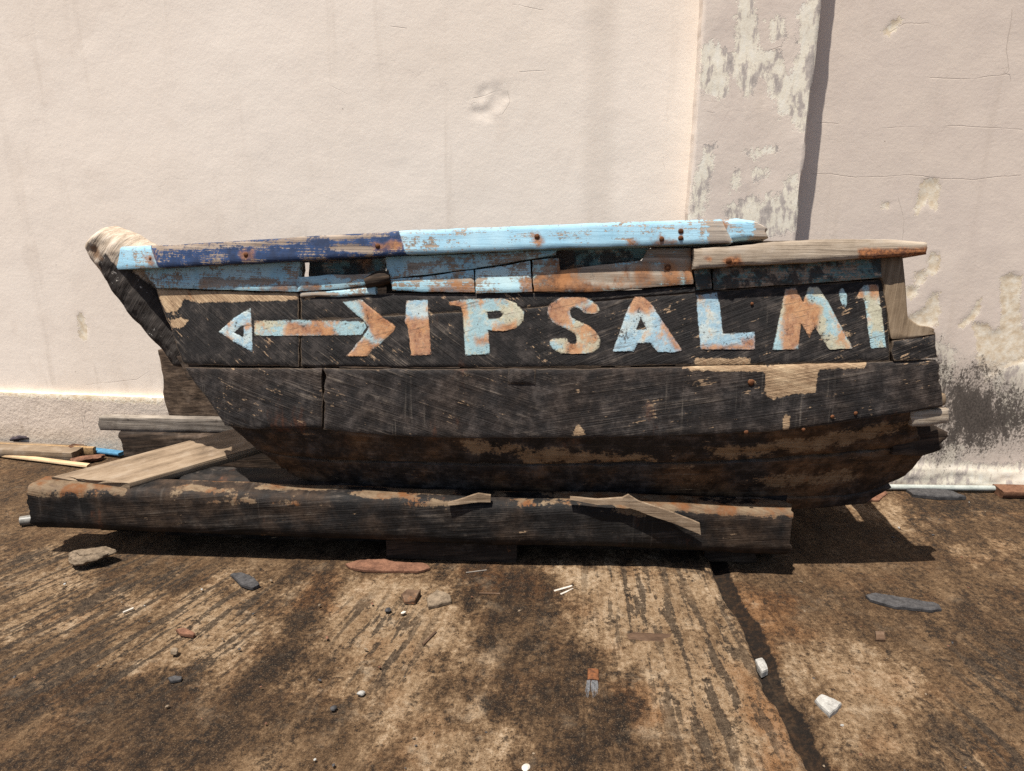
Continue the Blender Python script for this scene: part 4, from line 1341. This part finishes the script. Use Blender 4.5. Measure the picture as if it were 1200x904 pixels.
decal('arrow_tail', [(399, 354), (424, 351), (450, 372.5), (464, 382.5), (462, 388), (430, 418), (405, 418), (424, 396), (432, 384), (424, 374)], M_LET_B, off=0.0020, thick=0.006, rust=[[(420, 350), (470, 375), (465, 392), (440, 400), (428, 380)], [(405, 420), (425, 395), (445, 405), (425, 425)]], label='rusty chevron at the right end of the arrow')
for nm, pts, mt, ho in [
    ('letter', [(476, 352), (502, 351.5), (502.5, 370), (506, 416), (481, 417.5), (478, 385), (474.5, 377)], M_LET_A, []),
    ('letter', [(524, 354), (541, 351), (561, 350), (590, 350), (605, 355), (614, 365), (614, 376), (605, 385), (590, 389), (572.5, 387.5), (574.5, 415), (545, 417.5), (542.5, 370), (540, 360), (526, 358)], M_LET_C, [[(571, 366), (586, 365), (589, 369), (586, 372.5), (572.5, 374)]]),
    ('letter', [(657.5, 348), (682.5, 347.5), (694, 352.5), (702.5, 360), (702.5, 367.5), (686, 369), (680, 362.5), (671, 360), (667.5, 366), (671, 374), (690, 381), (702.5, 392.5), (704, 405), (696, 414), (675, 415.5), (654, 414), (645, 407.5), (643, 397.5), (665, 395.5), (667.5, 402.5), (674, 404), (676, 400), (675, 392.5), (662.5, 385), (649, 380), (640.5, 367.5), (642.5, 357.5)], M_LET_B, []),
    ('letter', [(743.75, 347.5), (754, 348), (762.5, 355), (800, 411), (790, 413.5), (770, 412.5), (762.5, 402.5), (747.5, 402.5), (742.5, 412.5), (717.5, 412.5), (735, 362.5)], M_LET_A, [[(751, 372.5), (757.5, 386), (746, 386)]]),
    ('letter', [(816, 346), (840, 342.5), (844, 360), (847.5, 391), (885, 389), (885, 410), (821, 410), (817.5, 375)], M_LET_A, []),
    ('letter', [(920, 339), (932.5, 337.5), (941, 354), (947.5, 336), (959, 336), (971, 355), (1000, 409), (971, 410), (955, 384), (950, 392), (949, 397), (939, 380), (935.5, 410), (905, 410.5), (912.5, 375)], M_LET_C, []),
    ('apostrophe', [(985, 337), (990, 339), (993, 347.5), (992.5, 357.5), (990, 362), (985, 355), (982.5, 344)], M_LET_C, []),
    ('numeral', [(1012.5, 334), (1030, 333), (1031, 347.5), (1039, 407.5), (1019, 409), (1015, 370), (1012.5, 351), (1002, 350), (1006, 341)], M_LET_C, [])]:
    decal(nm, pts, mt, holes=ho, rust=LRUST, curvy=(pts[0][0] in (657.5, 985)), off=0.0020, thick=0.006)

# nail heads
def nail(px, py, r=0.009, off=0.066, S=side_y):
    p = solve(np.array([px]), np.array([py]), S)[0]
    bm = bmesh.new()
    bmesh.ops.create_uvsphere(bm, u_segments=12, v_segments=8, radius=r)
    for v in bm.verts:
        v.co.y *= 0.45
        v.co = v.co * (1 + 0.12 * float(fbm(v.co.x * 200 + px, v.co.z * 200, 1, 2)))
    me = bpy.data.meshes.new('nail')
    bm.to_mesh(me)
    bm.free()
    me.materials.append(M_RUST)
    me.polygons.foreach_set('use_smooth', [True] * len(me.polygons))
    o = bpy.data.objects.new('nail', me)
    COL.objects.link(o)
    o.parent = BOAT
    o.location = (p[0], p[1] - off, p[2])


for a in [(448, 286), (630.5, 275), (773, 278), (795, 269), (795, 277), (297, 296), (188, 301)]:
    nail(*a)
for a in [(782, 313, 0.011, 0.016), (975, 488, 0.007, 0.006), (1002, 484, 0.007, 0.006), (941, 503, 0.007, 0.006), (874, 506, 0.008, 0.006), (880, 448, 0.012, 0.004), (881, 356, 0.006, 0.004)]:  # the first stud stands in for a dark hole in the strake
    nail(*a)
nail(850, 303, 0.010, 0.064)

# ------------------------------------------------------------------ timbers under the boat
bl = on_z(40, 625, 0.108)
br = on_z(926, 658, 0.085)
BL = float(np.linalg.norm(br - bl))
BYAW = math.atan2(br[1] - bl[1], br[0] - bl[0])
BPITCH = math.asin((bl[2] - br[2]) / BL)
BEAM_PROF = [(0.024, 0.0), (0.006, 0.022), (0.0, 0.050), (0.004, 0.170), (0.014, 0.198), (0.036, 0.210), (0.135, 0.213), (0.145, 0.17), (0.145, 0.02), (0.13, 0.0)]


def beam_attr(V):
    x, y, z = V[:, 0], V[:, 1], V[:, 2]
    nz = fbm(x * 5, y * 20, z * 20, 4)
    raw = np.minimum(0.39 - x, z - 0.172 + 0.05 * nz)
    raw2 = np.minimum(np.minimum(x - 0.60, 1.70 - x) * 0.3, z - 0.186 + 0.07 * nz)
    raw3 = np.minimum(np.minimum(x - 1.85, 3.1 - x) * 0.3, z - 0.185 + 0.05 * nz)
    b = np.maximum(np.maximum(raw, raw2), raw3)
    return dict(bare=np.clip(b, -0.3, 0.3), edge=np.full(len(V), 0.05))


BEAM = loft('timber_beam', BEAM_PROF, BL, M_BEAM, nx=420, relief=0.006, seed=3, grain=(4, 16), wob=0.010, ends=0.04, attrfn=beam_attr,
            loc=tuple(bl), rot=(0, BPITCH, BYAW), taper=lambda t: 0.90 - 0.01 * t)
tag(BEAM, 'long charred timber beam lying in front of the boat', 'beam')

# a peeled splinter standing off the beam (part of the beam)
def beam_local(px, py, y):
    """boat-parallel plane through the beam, y behind its front"""
    mw = Matrix.Translation(Vector(bl)) @ Matrix.Rotation(BYAW, 4, 'Z') @ Matrix.Rotation(BPITCH, 4, 'Y')
    inv = mw.inverted()
    o = inv @ Vector((0, 0, CAMZ))
    d = inv.to_3x3() @ Vector(ray(px, py))
    t = (y - o.y) / d.y
    return np.array(o + d * t)


def splinter(pts_top, pts_bot, y0, y1, mat, seed, thick=0.012):
    n = 40
    a, b = resample(pts_top, n), resample(pts_bot, n)
    V = []
    for i in range(n):
        k = i / (n - 1)
        y = y0 + (y1 - y0) * k
        p, q = beam_local(*a[i], y), beam_local(*b[i], y)
        w = 0.002 * float(fbm(i * 0.3, seed, 1, 3))
        V += [p + [0, w, 0], q + [0, w - 0.006, 0], q + [0, thick + w, 0], p + [0, thick + w, 0]]
    F = []
    for i in range(n - 1):
        for j in range(4):
            F.append((4 * i + j, 4 * i + (j + 1) % 4, 4 * i + 4 + (j + 1) % 4, 4 * i + 4 + j))
    F += [(0, 1, 2, 3), (4 * n - 4, 4 * n - 3, 4 * n - 2, 4 * n - 1)]
    o = link_mesh('splinter', V, F, mat, BEAM, smooth=False)
    return o


M_SPL = mat_wood('splinter_wood', (0.06, 0.04, 0.025, 1), (0.15, 0.105, 0.068, 1), (0.30, 0.23, 0.16, 1), 0.0, 0, 0.1, 3, 60, 0.1)
splinter([(668, 583), (700, 586), (730, 584), (736, 580), (748, 588), (780, 598), (820, 614)], [(668, 585), (700, 591), (728, 591), (738, 594), (760, 603), (790, 613), (821, 626)], 0.006, -0.022, M_SPL, 1)
splinter([(525, 590), (545, 584), (560, 579), (575, 581)], [(525, 592), (545, 590), (560, 588), (575, 588)], 0.004, 0.02, M_SPL, 2)

# second timber behind the beam at the right end
rl, rr_ = on_z(690, 605, 0.245), on_z(932, 606, 0.245)
# timber on which keel rests, seen at right above the front beam
d2 = np.array([math.cos(BYAW), math.sin(BYAW), 0])
T2L = 2.55  # length and depth extended to block light under the front beam
T2 = loft('timber_beam', [(0, -0.22), (0, 0.03), (0.02, 0.05), (0.12, 0.055), (0.13, 0.03), (0.13, -0.22)], T2L, M_BEAM, nx=200, relief=0.008, seed=8, wob=0.006, ends=0.02,
          attrfn=lambda V: dict(bare=np.full(len(V), -0.3), edge=np.full(len(V), 0.05)), loc=tuple(rr_ - d2 * T2L + np.array([0, 0.11, -0.006])), rot=(0, 0, BYAW))
tag(T2, 'dark square timber lying behind the long front beam, close under the keel', 'beam')

# rear sleeper near the wall
sl = on_z(163, 531, 0.0)
SLP = loft('timber_sleeper', [(0, 0.004), (0, 0.165), (0.01, 0.18), (0.09, 0.180), (0.10, 0.165), (0.10, 0.004)], 3.4, M_DARKW, nx=140, relief=0.008, seed=12, wob=0.006, ends=0.015,
           loc=(sl[0], sl[1] - 0.165, 0), rot=(0, 0, WA))
tag(SLP, 'dark sleeper on the ground by the wall, under the grey board', 'timber')


def board_between(name, a, b, w, h, mat, seed=0, sharp=38, relief=0.003, nx=90, ends=0.01, roll=0.0, bevel=0.004):
    """a board with its near top edge from a to b, width w away from the viewer, thickness h downward"""
    a, b = np.array(a, float), np.array(b, float)
    L = float(np.linalg.norm(b - a))
    yaw = math.atan2(b[1] - a[1], b[0] - a[0])
    pit = -math.asin((b[2] - a[2]) / L)
    o = loft(name, [(0, -h), (0, -bevel), (bevel, 0), (w - bevel, 0), (w, -bevel), (w, -h)], L, mat, nx=nx, relief=relief, seed=seed, wob=0.002, ends=ends, loc=tuple(a), rot=(roll, pit, yaw), sharp=sharp)
    return o


# diagonal plank: from the beam back under the bow
pz = 0.322
A_ = on_z(149, 567, pz)
B_ = on_z(302, 523, pz + 0.012)
Cc = on_z(62, 557, pz)
dirp = (B_ - A_) / np.linalg.norm(B_ - A_)
side = np.array([-dirp[1], dirp[0], 0])
wid = float((Cc - A_) @ side)
PLK = board_between('wooden_plank', A_, A_ + dirp * 1.15, wid, 0.042, M_PLANK, seed=5, relief=0.003, nx=120, ends=0.012)
_sh = float((Cc - A_) @ dirp)
for v in PLK.data.vertices:
    v.co.x += _sh * (v.co.y / wid) * max(0.0, 1 - v.co.x / 1.15)
tag(PLK, 'wide bare weathered plank slanting from the front beam to beneath the bow', 'plank')
# the support it lies on, under the boat
sup = A_ + dirp * 0.95
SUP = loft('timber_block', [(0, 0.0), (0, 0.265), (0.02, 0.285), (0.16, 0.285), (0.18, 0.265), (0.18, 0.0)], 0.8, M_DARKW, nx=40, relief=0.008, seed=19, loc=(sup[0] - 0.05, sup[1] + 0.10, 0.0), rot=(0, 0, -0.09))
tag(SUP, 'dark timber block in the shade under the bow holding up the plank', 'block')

# thin grey board on the sleeper
ta = on_z(115, 489, 0.260)
tb = on_z(290, 492, 0.260)
TB = board_between('grey_board', ta, tb, 0.05, 0.078, M_GREY, seed=33, relief=0.005, nx=90)
tag(TB, 'narrow grey weathered board resting on the sleeper behind the bow', 'board')
# dark upright timber behind the bow
ua = wall_pt(np.array([184.0]), np.array([412.0]), 0.075)[0]
ub = wall_pt(np.array([184.0]), np.array([488.0]), 0.075)[0]
uw = W0 + WEX * ua[0] - WEY * 0.075
UPB = loft('upright_timber', [(0, 0), (0.34, 0), (0.34, 0.04), (0, 0.04)], float(ua[1] - 0.182), M_UPR, nx=70, relief=0.012, seed=44, wob=0.01, ends=0.03, grain=(12, 20),
           loc=(uw[0], uw[1], 0.182), rot=(0, -math.pi / 2, WA))
UPB.rotation_euler = Matrix(((0, WEX[0], WEY[0]), (0, WEX[1], WEY[1]), (1, 0, 0))).to_euler()
tag(UPB, 'dark rotten upright timber standing on the sleeper behind the bow', 'timber')

# blocks beneath the beam
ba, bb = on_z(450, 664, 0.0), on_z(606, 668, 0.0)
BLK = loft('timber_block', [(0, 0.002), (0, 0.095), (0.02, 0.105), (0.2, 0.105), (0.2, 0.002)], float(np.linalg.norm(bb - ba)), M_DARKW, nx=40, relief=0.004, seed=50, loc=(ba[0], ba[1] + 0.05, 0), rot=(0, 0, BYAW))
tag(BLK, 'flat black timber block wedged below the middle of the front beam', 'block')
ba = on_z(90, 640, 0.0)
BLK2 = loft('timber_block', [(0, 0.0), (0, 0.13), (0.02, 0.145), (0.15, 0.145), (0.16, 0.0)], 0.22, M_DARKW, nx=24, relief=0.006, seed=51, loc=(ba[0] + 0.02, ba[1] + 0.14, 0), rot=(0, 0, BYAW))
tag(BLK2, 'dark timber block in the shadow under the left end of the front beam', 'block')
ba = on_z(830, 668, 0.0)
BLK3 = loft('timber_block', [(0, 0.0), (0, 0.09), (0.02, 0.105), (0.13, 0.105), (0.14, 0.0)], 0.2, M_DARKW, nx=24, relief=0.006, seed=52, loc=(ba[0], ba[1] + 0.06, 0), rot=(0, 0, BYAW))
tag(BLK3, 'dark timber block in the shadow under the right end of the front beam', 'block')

# ------------------------------------------------------------------ scrap boards by the left wall
def px_board(name, label, cat, p0, p1, z, w, h, mat, seed, **k):
    b = on_z(*p1, z)
    a = b - WEX * p0 if np.isscalar(p0) else on_z(*p0, z)
    o = board_between(name, a, b, w, h, mat, seed=seed, **k)
    return tag(o, label, cat)


px_board('scrap_board', 'thin chipboard strip lying along the wall foot at far left', 'board', 1.7, (109, 525), 0.052, 0.022, 0.05, M_CHIPB, 60, relief=0.002)
px_board('scrap_board', 'thick grey scrap plank between the chipboard strip and the pale stick', 'board', 1.6, (84, 531), 0.052, 0.12, 0.047, M_PLANK2, 61, relief=0.004, ends=0.02)
px_board('wooden_stick', 'long pale wooden stick at the left, nearest of the scrap by the wall', 'stick', (-160, 513), (101, 546), 0.022, 0.035, 0.018, M_PINE, 62, relief=0.001)
px_board('wooden_stick', 'short stick painted bright blue beside the grey scrap plank', 'stick', (97, 527), (139, 532), 0.026, 0.05, 0.018, M_BLUEP, 63, relief=0.001, nx=30)
o = stone('bark_piece', (0.17, 0.09, 0.04), M_BARK, on_z(103, 541, 0), 0.3, 71, 3, 0.8)
tag(o, 'reddish brown bark lump in the scrap by the blue stick', 'bark')
o = stone('rotten_lump', (0.10, 0.08, 0.06), M_DARKW, on_z(89, 533, 0), 0.8, 72, 3, 1.2)
tag(o, 'dark rotten lump at the broken end of the grey scrap plank', 'wood scrap')
p = on_z(27, 515, 0.05)
o = stone('rag', (0.13, 0.07, 0.035), M_CLOTH, p, 0.1, 73, 3, 1.4, 3, True)
tag(o, 'small crumpled dark rag on top of the grey scrap plank', 'rag')
o = stone('white_scrap', (0.05, 0.02, 0.012), M_WHITE, on_z(94, 541, 0), 0.2, 74)
tag(o, 'small white scrap between the bark lump and the pale stick', 'scrap')


def tube(name, a, b, r, mat, seg=20):
    a, b = Vector(a), Vector(b)
    d = (b - a)
    L = d.length
    n = 30
    V, F = [], []
    for i in range(n):
        x = L * i / (n - 1)
        for k in range(seg):
            t = 2 * math.pi * k / seg
            V.append((x, r * math.cos(t), r * math.sin(t) + 0.002 * math.sin(x * 2)))
    for i in range(n):
        pass
    for i in range(n - 1):
        for k in range(seg):
            F.append((i * seg + k, i * seg + (k + 1) % seg, (i + 1) * seg + (k + 1) % seg, (i + 1) * seg + k))
    # hollow bore at both ends
    m0 = len(V)
    for e, x0, x1 in ((0, 0.0, 0.06), ((n - 1) * seg, L, L - 0.06)):
        base = len(V)
        for x in (x0, x1):
            for k in range(seg):
                t = 2 * math.pi * k / seg
                V.append((x, 0.82 * r * math.cos(t), 0.82 * r * math.sin(t)))
        for k in range(seg):
            k2 = (k + 1) % seg
            F.append((e + k, e + k2, base + k2, base + k))
            F.append((base + k, base + k2, base + seg + k2, base + seg + k))
        F.append(tuple(base + seg + k for k in range(seg)))
    o = link_mesh(name, V, F, mat)
    o.location = a
    o.rotation_euler = d.to_track_quat('X', 'Z').to_euler()
    sharp_by_angle(o, 45)
    return o


o = tube('plastic_pipe', on_z(1035, 571, 0.018), on_z(1420, 577, 0.018), 0.014, M_PVC)
tag(o, 'long thin grey plastic pipe lying along the foot of the wall at right', 'pipe')
o = tube('plastic_tube', on_z(24, 611, 0.022) + np.array([0, 0.0, 0]), on_z(60, 606, 0.022), 0.021, M_TUBE)
tag(o, 'short pale tube end poking out beyond the left end of the beam', 'tube')
o = loft('brick', [(0, 0), (0, 0.034), (0.003, 0.037), (0.09, 0.037), (0.093, 0.034), (0.093, 0)], 0.20, M_BRICK, nx=24, relief=0.002, seed=80, loc=tuple(on_z(1170, 582, 0.0)), rot=(0, 0, -0.05), ends=0.004)
o.location.y -= 0.03
tag(o, 'flat orange brick fragment by the plastic pipe at far right', 'brick')
o = chip('bark_strip', [(1062, 577), (1080, 573), (1118, 580), (1132, 586), (1100, 586), (1070, 583)], 0.02, M_SLATE, 0.0, 81)
tag(o, 'curved black bark strip lying just before the plastic pipe', 'bark')
o = chip('bark_strip', [(975, 583), (1010, 579), (1036, 576), (1040, 580), (1030, 588), (990, 590)], 0.012, M_BARK, 0.0, 82)
tag(o, 'reddish bark strip on the ground close behind the stern', 'bark')

# ------------------------------------------------------------------ litter on the slab
o = stone('rock', (0.17, 0.11, 0.085), M_STONET, on_z(109, 660, 0), 0.35, 91, 4, 0.9, 14)
tag(o, 'fist sized tan rock in front of the left end of the beam', 'rock')
o = chip('stone_chip', [(270, 675), (282, 673), (296, 679), (305, 688), (297, 692), (283, 688)], 0.014, M_SLATE, 0.004, 92, 0.05)
tag(o, 'dark slaty chip at left, near the square shadow', 'stone chip')
o = chip('bark_strip', [(405, 663), (420, 659), (450, 658), (462, 661), (500, 663), (505, 668), (490, 672), (430, 671), (412, 668)], 0.012, M_BARK, 0.004, 93)
tag(o, 'long reddish bark strip lying at the edge of the beam shadow', 'bark')
o = chip('wood_chip', [(470, 698), (478, 694), (493, 698), (487, 708), (474, 708)], 0.016, M_BROWNW, 0.004, 94, 0.2)
tag(o, 'squarish dark brown wood chip left of the flat tan chip', 'wood chip')
o = chip('stone_chip', [(500, 704), (512, 694), (528, 700), (530, 708), (512, 712), (502, 714)], 0.014, M_STONET, 0.004, 95)
tag(o, 'flat tan stone chip right of the squarish brown wood chip', 'stone chip')
o = chip('wood_chip', [(734, 747), (740, 745), (788, 747), (787, 752), (780, 757), (736, 753)], 0.014, M_BROWNW, 0.004, 96)
tag(o, 'flat brown board offcut on the grooved concrete', 'wood offcut')
o = chip('bark_strip', [(1014, 700), (1024, 698), (1060, 704), (1100, 711), (1103, 717), (1090, 718), (1050, 714), (1020, 706)], 0.014, M_SLATE, 0.0, 97)
tag(o, 'long black charred sliver alone on the right slab', 'charred wood')
o = chip('stone', [(884, 779), (893, 777), (900, 791), (892, 795)], 0.022, M_STONEW, -0.006, 98)
tag(o, 'small oblong white stone in the joint between the slabs', 'stone')
o = chip('stone', [(954, 824), (962, 819), (986, 830), (972, 843)], 0.018, M_STONEW, 0.0, 99, 0.1)
tag(o, 'largest white stone, wedge shaped, on the right slab', 'stone')
o = chip('wood_chip', [(1025, 743), (1036, 743), (1037, 752), (1026, 752)], 0.012, M_BROWNW, 0.0, 100)
tag(o, 'tiny square brown chip on the right slab', 'wood chip')
# old paint brush
bp = on_z(694, 808, 0.014)
BR = empty('paint_brush', (bp[0], bp[1], 0.004), -0.12)
tag(BR, 'worn out brush with grey bristles and brown stub of handle', 'brush')
loft('handle', [(-0.018, 0.002), (-0.018, 0.014), (-0.012, 0.018), (0.012, 0.018), (0.018, 0.014), (0.018, 0.002)], 0.055, M_RUST, nx=24, relief=0.004, seed=5, ends=0.006, parent=BR, loc=(0, 0.03, 0), rot=(0, 0, math.pi / 2))
bm_v, bm_f = [], []
for i in range(160):
    x0 = random.uniform(-0.016, 0.016)
    z0 = random.uniform(0.003, 0.016)
    L = random.uniform(0.04, 0.075)
    x1 = x0 * 1.25 + random.uniform(-0.006, 0.006)
    z1 = max(0.002, z0 - random.uniform(0, 0.008))
    k = len(bm_v)
    w = 0.0011
    bm_v += [(x0 - w, 0.034, z0), (x0 + w, 0.034, z0), (x0, 0.034, z0 + 2 * w), (x1 - w * 0.5, 0.034 - L, z1), (x1 + w * 0.5, 0.034 - L, z1), (x1, 0.034 - L, z1 + w)]
    bm_f += [(k, k + 1, k + 4, k + 3), (k + 1, k + 2, k + 5, k + 4), (k + 2, k, k + 3, k + 5), (k + 3, k + 4, k + 5)]
link_mesh('bristles', bm_v, bm_f, M_BRIST, BR, smooth=False)


def stick(label, p0, p1, r, mat, z=None, cat='stick', group=None, name='wooden_stick'):
    z = r if z is None else z
    a, b = on_z(*p0, z + 0.003), on_z(*p1, z + 0.003)
    L = float(np.linalg.norm(b - a))
    o = loft(name, [(-r, -r), (-r * 1.1, r * 0.6), (0, r), (r, r * 0.7), (r, -r)], L, mat, nx=16, relief=r * 0.3, seed=p0[0], wob=r * 0.4, ends=r * 0.8, loc=tuple(a), rot=(0, 0, math.atan2(b[1] - a[1], b[0] - a[0])), sub=0)
    return tag(o, label, cat, group)


stick('upper of two white sticks lying close together below the beam', (649, 693), (670, 687), 0.006, M_WHITE)
stick('lower of two white sticks lying close together below the beam', (656, 697), (672, 690), 0.0055, M_WHITE)
stick('thin brown twig left of the two white sticks', (561, 695.5), (586, 696), 0.004, M_BROWNW, name='twig')
stick('bleached matchstick on the ground right of the square shadow', (144, 718), (156, 713), 0.005, M_WHITE)
stick('thin grey twig just in front of the black block', (546, 671), (570, 668), 0.0035, M_GREY, name='twig')
stick('slanting brown sliver below the flat tan chip', (496, 755), (510, 741), 0.005, M_BROWNW, name='twig')
o = chip('wood_chip', [(206, 741), (216, 739), (230, 745), (226, 748), (212, 746)], 0.012, M_BARK, 0.004, 111)
tag(o, 'rusty brown curled chip above the small standing pebble', 'wood chip')
o = stone('pebble', (0.028, 0.03, 0.028), M_STONET, on_z(205, 768, 0.003), 0.3, 112, 3, 0.3)
tag(o, 'small tan pebble below the rusty curled chip', 'pebble')
o = chip('stone_chip', [(197, 797), (205, 794), (214, 795), (213, 799), (200, 801)], 0.008, M_SLATE, 0.004, 113)
tag(o, 'little black chip in the left foreground below the tan pebble', 'stone chip')
o = stone('pebble', (0.028, 0.02, 0.016), M_STONEW, on_z(423, 815, 0.004), 0.6, 114)
tag(o, 'single grey white pebble in the middle foreground, left of the brush', 'pebble')
o = stone('pebble', (0.022, 0.018, 0.016), M_SLATE, on_z(391, 832, 0.004), 0.6, 115)
tag(o, 'small black pebble in the middle foreground beside a pale patch', 'pebble')
o = stone('pebble', (0.02, 0.014, 0.010), M_WHITE, on_z(473, 719, 0.008), 0.2, 116)
tag(o, 'tiny white pebble below the squarish brown wood chip', 'pebble')
o = stone('pebble', (0.026, 0.022, 0.014), M_SLATE, on_z(455, 716, 0.006), 0.9, 117)
tag(o, 'tiny dark pebble left of the tiny white pebble', 'pebble')
o = stone('pebble', (0.03, 0.022, 0.014), M_WHITE, on_z(616, 902, 0.006), 1.0, 118)
tag(o, 'white pebble at the bottom edge of the photo', 'pebble')
o = chip('stone_chip', [(143, 718), (146, 717), (147, 720)], 0.004, M_WHITE, 0.004, 119)
COL.objects.unlink(o)
bpy.data.objects.remove(o)

# crumbs that nothing tells apart
protos = [stone('crumb', (0.014, 0.011, 0.008), M_, (0, 0, 0), 0, 200 + i, 2, 0.4) for i, M_ in enumerate((M_STONET, M_SLATE, M_STONEW, M_BARK))]
LAB = {0: 'tan crumb of concrete scattered on the slab', 1: 'black crumb of charred wood scattered on the slab', 2: 'white crumb of plaster scattered on the slab', 3: 'brown crumb of bark scattered on the slab'}
used = [False] * 4
spots = []
while len(spots) < 75:
    x, y = random.uniform(0, 1200), random.uniform(662, 904)
    spots.append((x, y))
spots += [(random.uniform(935, 1200), random.uniform(585, 660)) for _ in range(14)] + [(random.uniform(0, 100), random.uniform(560, 660)) for _ in range(8)]
for i, (x, y) in enumerate(spots):
    k = random.choices([0, 1, 2, 3], [4, 4, 0.5, 3])[0]
    p = on_z(x, y, 0.004)
    if used[k]:
        o = protos[k].copy()
        COL.objects.link(o)
    else:
        o = protos[k]
        used[k] = True
    s = random.uniform(0.25, 0.95)
    o.scale = (s * random.uniform(0.8, 1.5), s, s)
    jd = p[0] - float(joint_x(np.array(p[1])))
    o.location = (p[0], p[1], 0.008 if jd < -0.02 else (-0.004 if jd < 0.08 else -0.002))
    o.rotation_euler = (0, 0, random.uniform(0, 6.28))
    tag(o, LAB[k], 'crumb', {0: 'tan crumbs on the slab', 1: 'black crumbs on the slab', 2: 'white crumbs on the slab', 3: 'brown crumbs on the slab'}[k])

# ------------------------------------------------------------------ light, sky, camera
SX, SY = 0.22, 0.23       # horizontal travel of the light per metre of fall
sun_dir = Vector((SX, SY, -1)).normalized()
sun = bpy.data.lights.new('sun', 'SUN')
sun.energy = 5.0
sun.angle = math.radians(0.5)
sun.color = (1.0, 0.95, 0.87)
so = bpy.data.objects.new('sun', sun)
COL.objects.link(so)
so.rotation_euler = sun_dir.to_track_quat('-Z', 'Y').to_euler()
so.location = (-2, -2, 9)

world = bpy.data.worlds.new('World')
scene.world = world
world.use_nodes = True
wt = world.node_tree
sky = wt.nodes.new('ShaderNodeTexSky')
sky.sky_type = 'NISHITA'
sky.sun_disc = False
to_sun = -sun_dir
sky.sun_elevation = math.asin(to_sun.z)
sky.sun_rotation = math.atan2(to_sun.x, to_sun.y)
sky.dust_density = 2.0
bg = wt.nodes['Background']
bg.inputs['Strength'].default_value = 0.065
wt.links.new(sky.outputs[0], bg.inputs['Color'])

cam = bpy.data.cameras.new('camera')
co = bpy.data.objects.new('camera', cam)
COL.objects.link(co)
co.location = (0, 0, CAMZ)
co.rotation_euler = (math.pi / 2 - PITCH, 0, 0)
cam.sensor_fit = 'HORIZONTAL'
cam.sensor_width = 36.0
cam.lens = 36.0 * F_ / W_
cam.clip_end = 500
cam.clip_start = 0.05
scene.camera = co

scene.view_settings.view_transform = 'Standard'
scene.view_settings.look = 'None'
scene.view_settings.gamma = 1
scene.view_settings.exposure = 0.82
scene.view_settings.use_curve_mapping = False

scene.cycles.use_denoising = False
scene.cycles.max_bounces = 5
scene.cycles.diffuse_bounces = 3
scene.cycles.glossy_bounces = 2
scene.cycles.caustics_reflective = False
scene.cycles.caustics_refractive = False
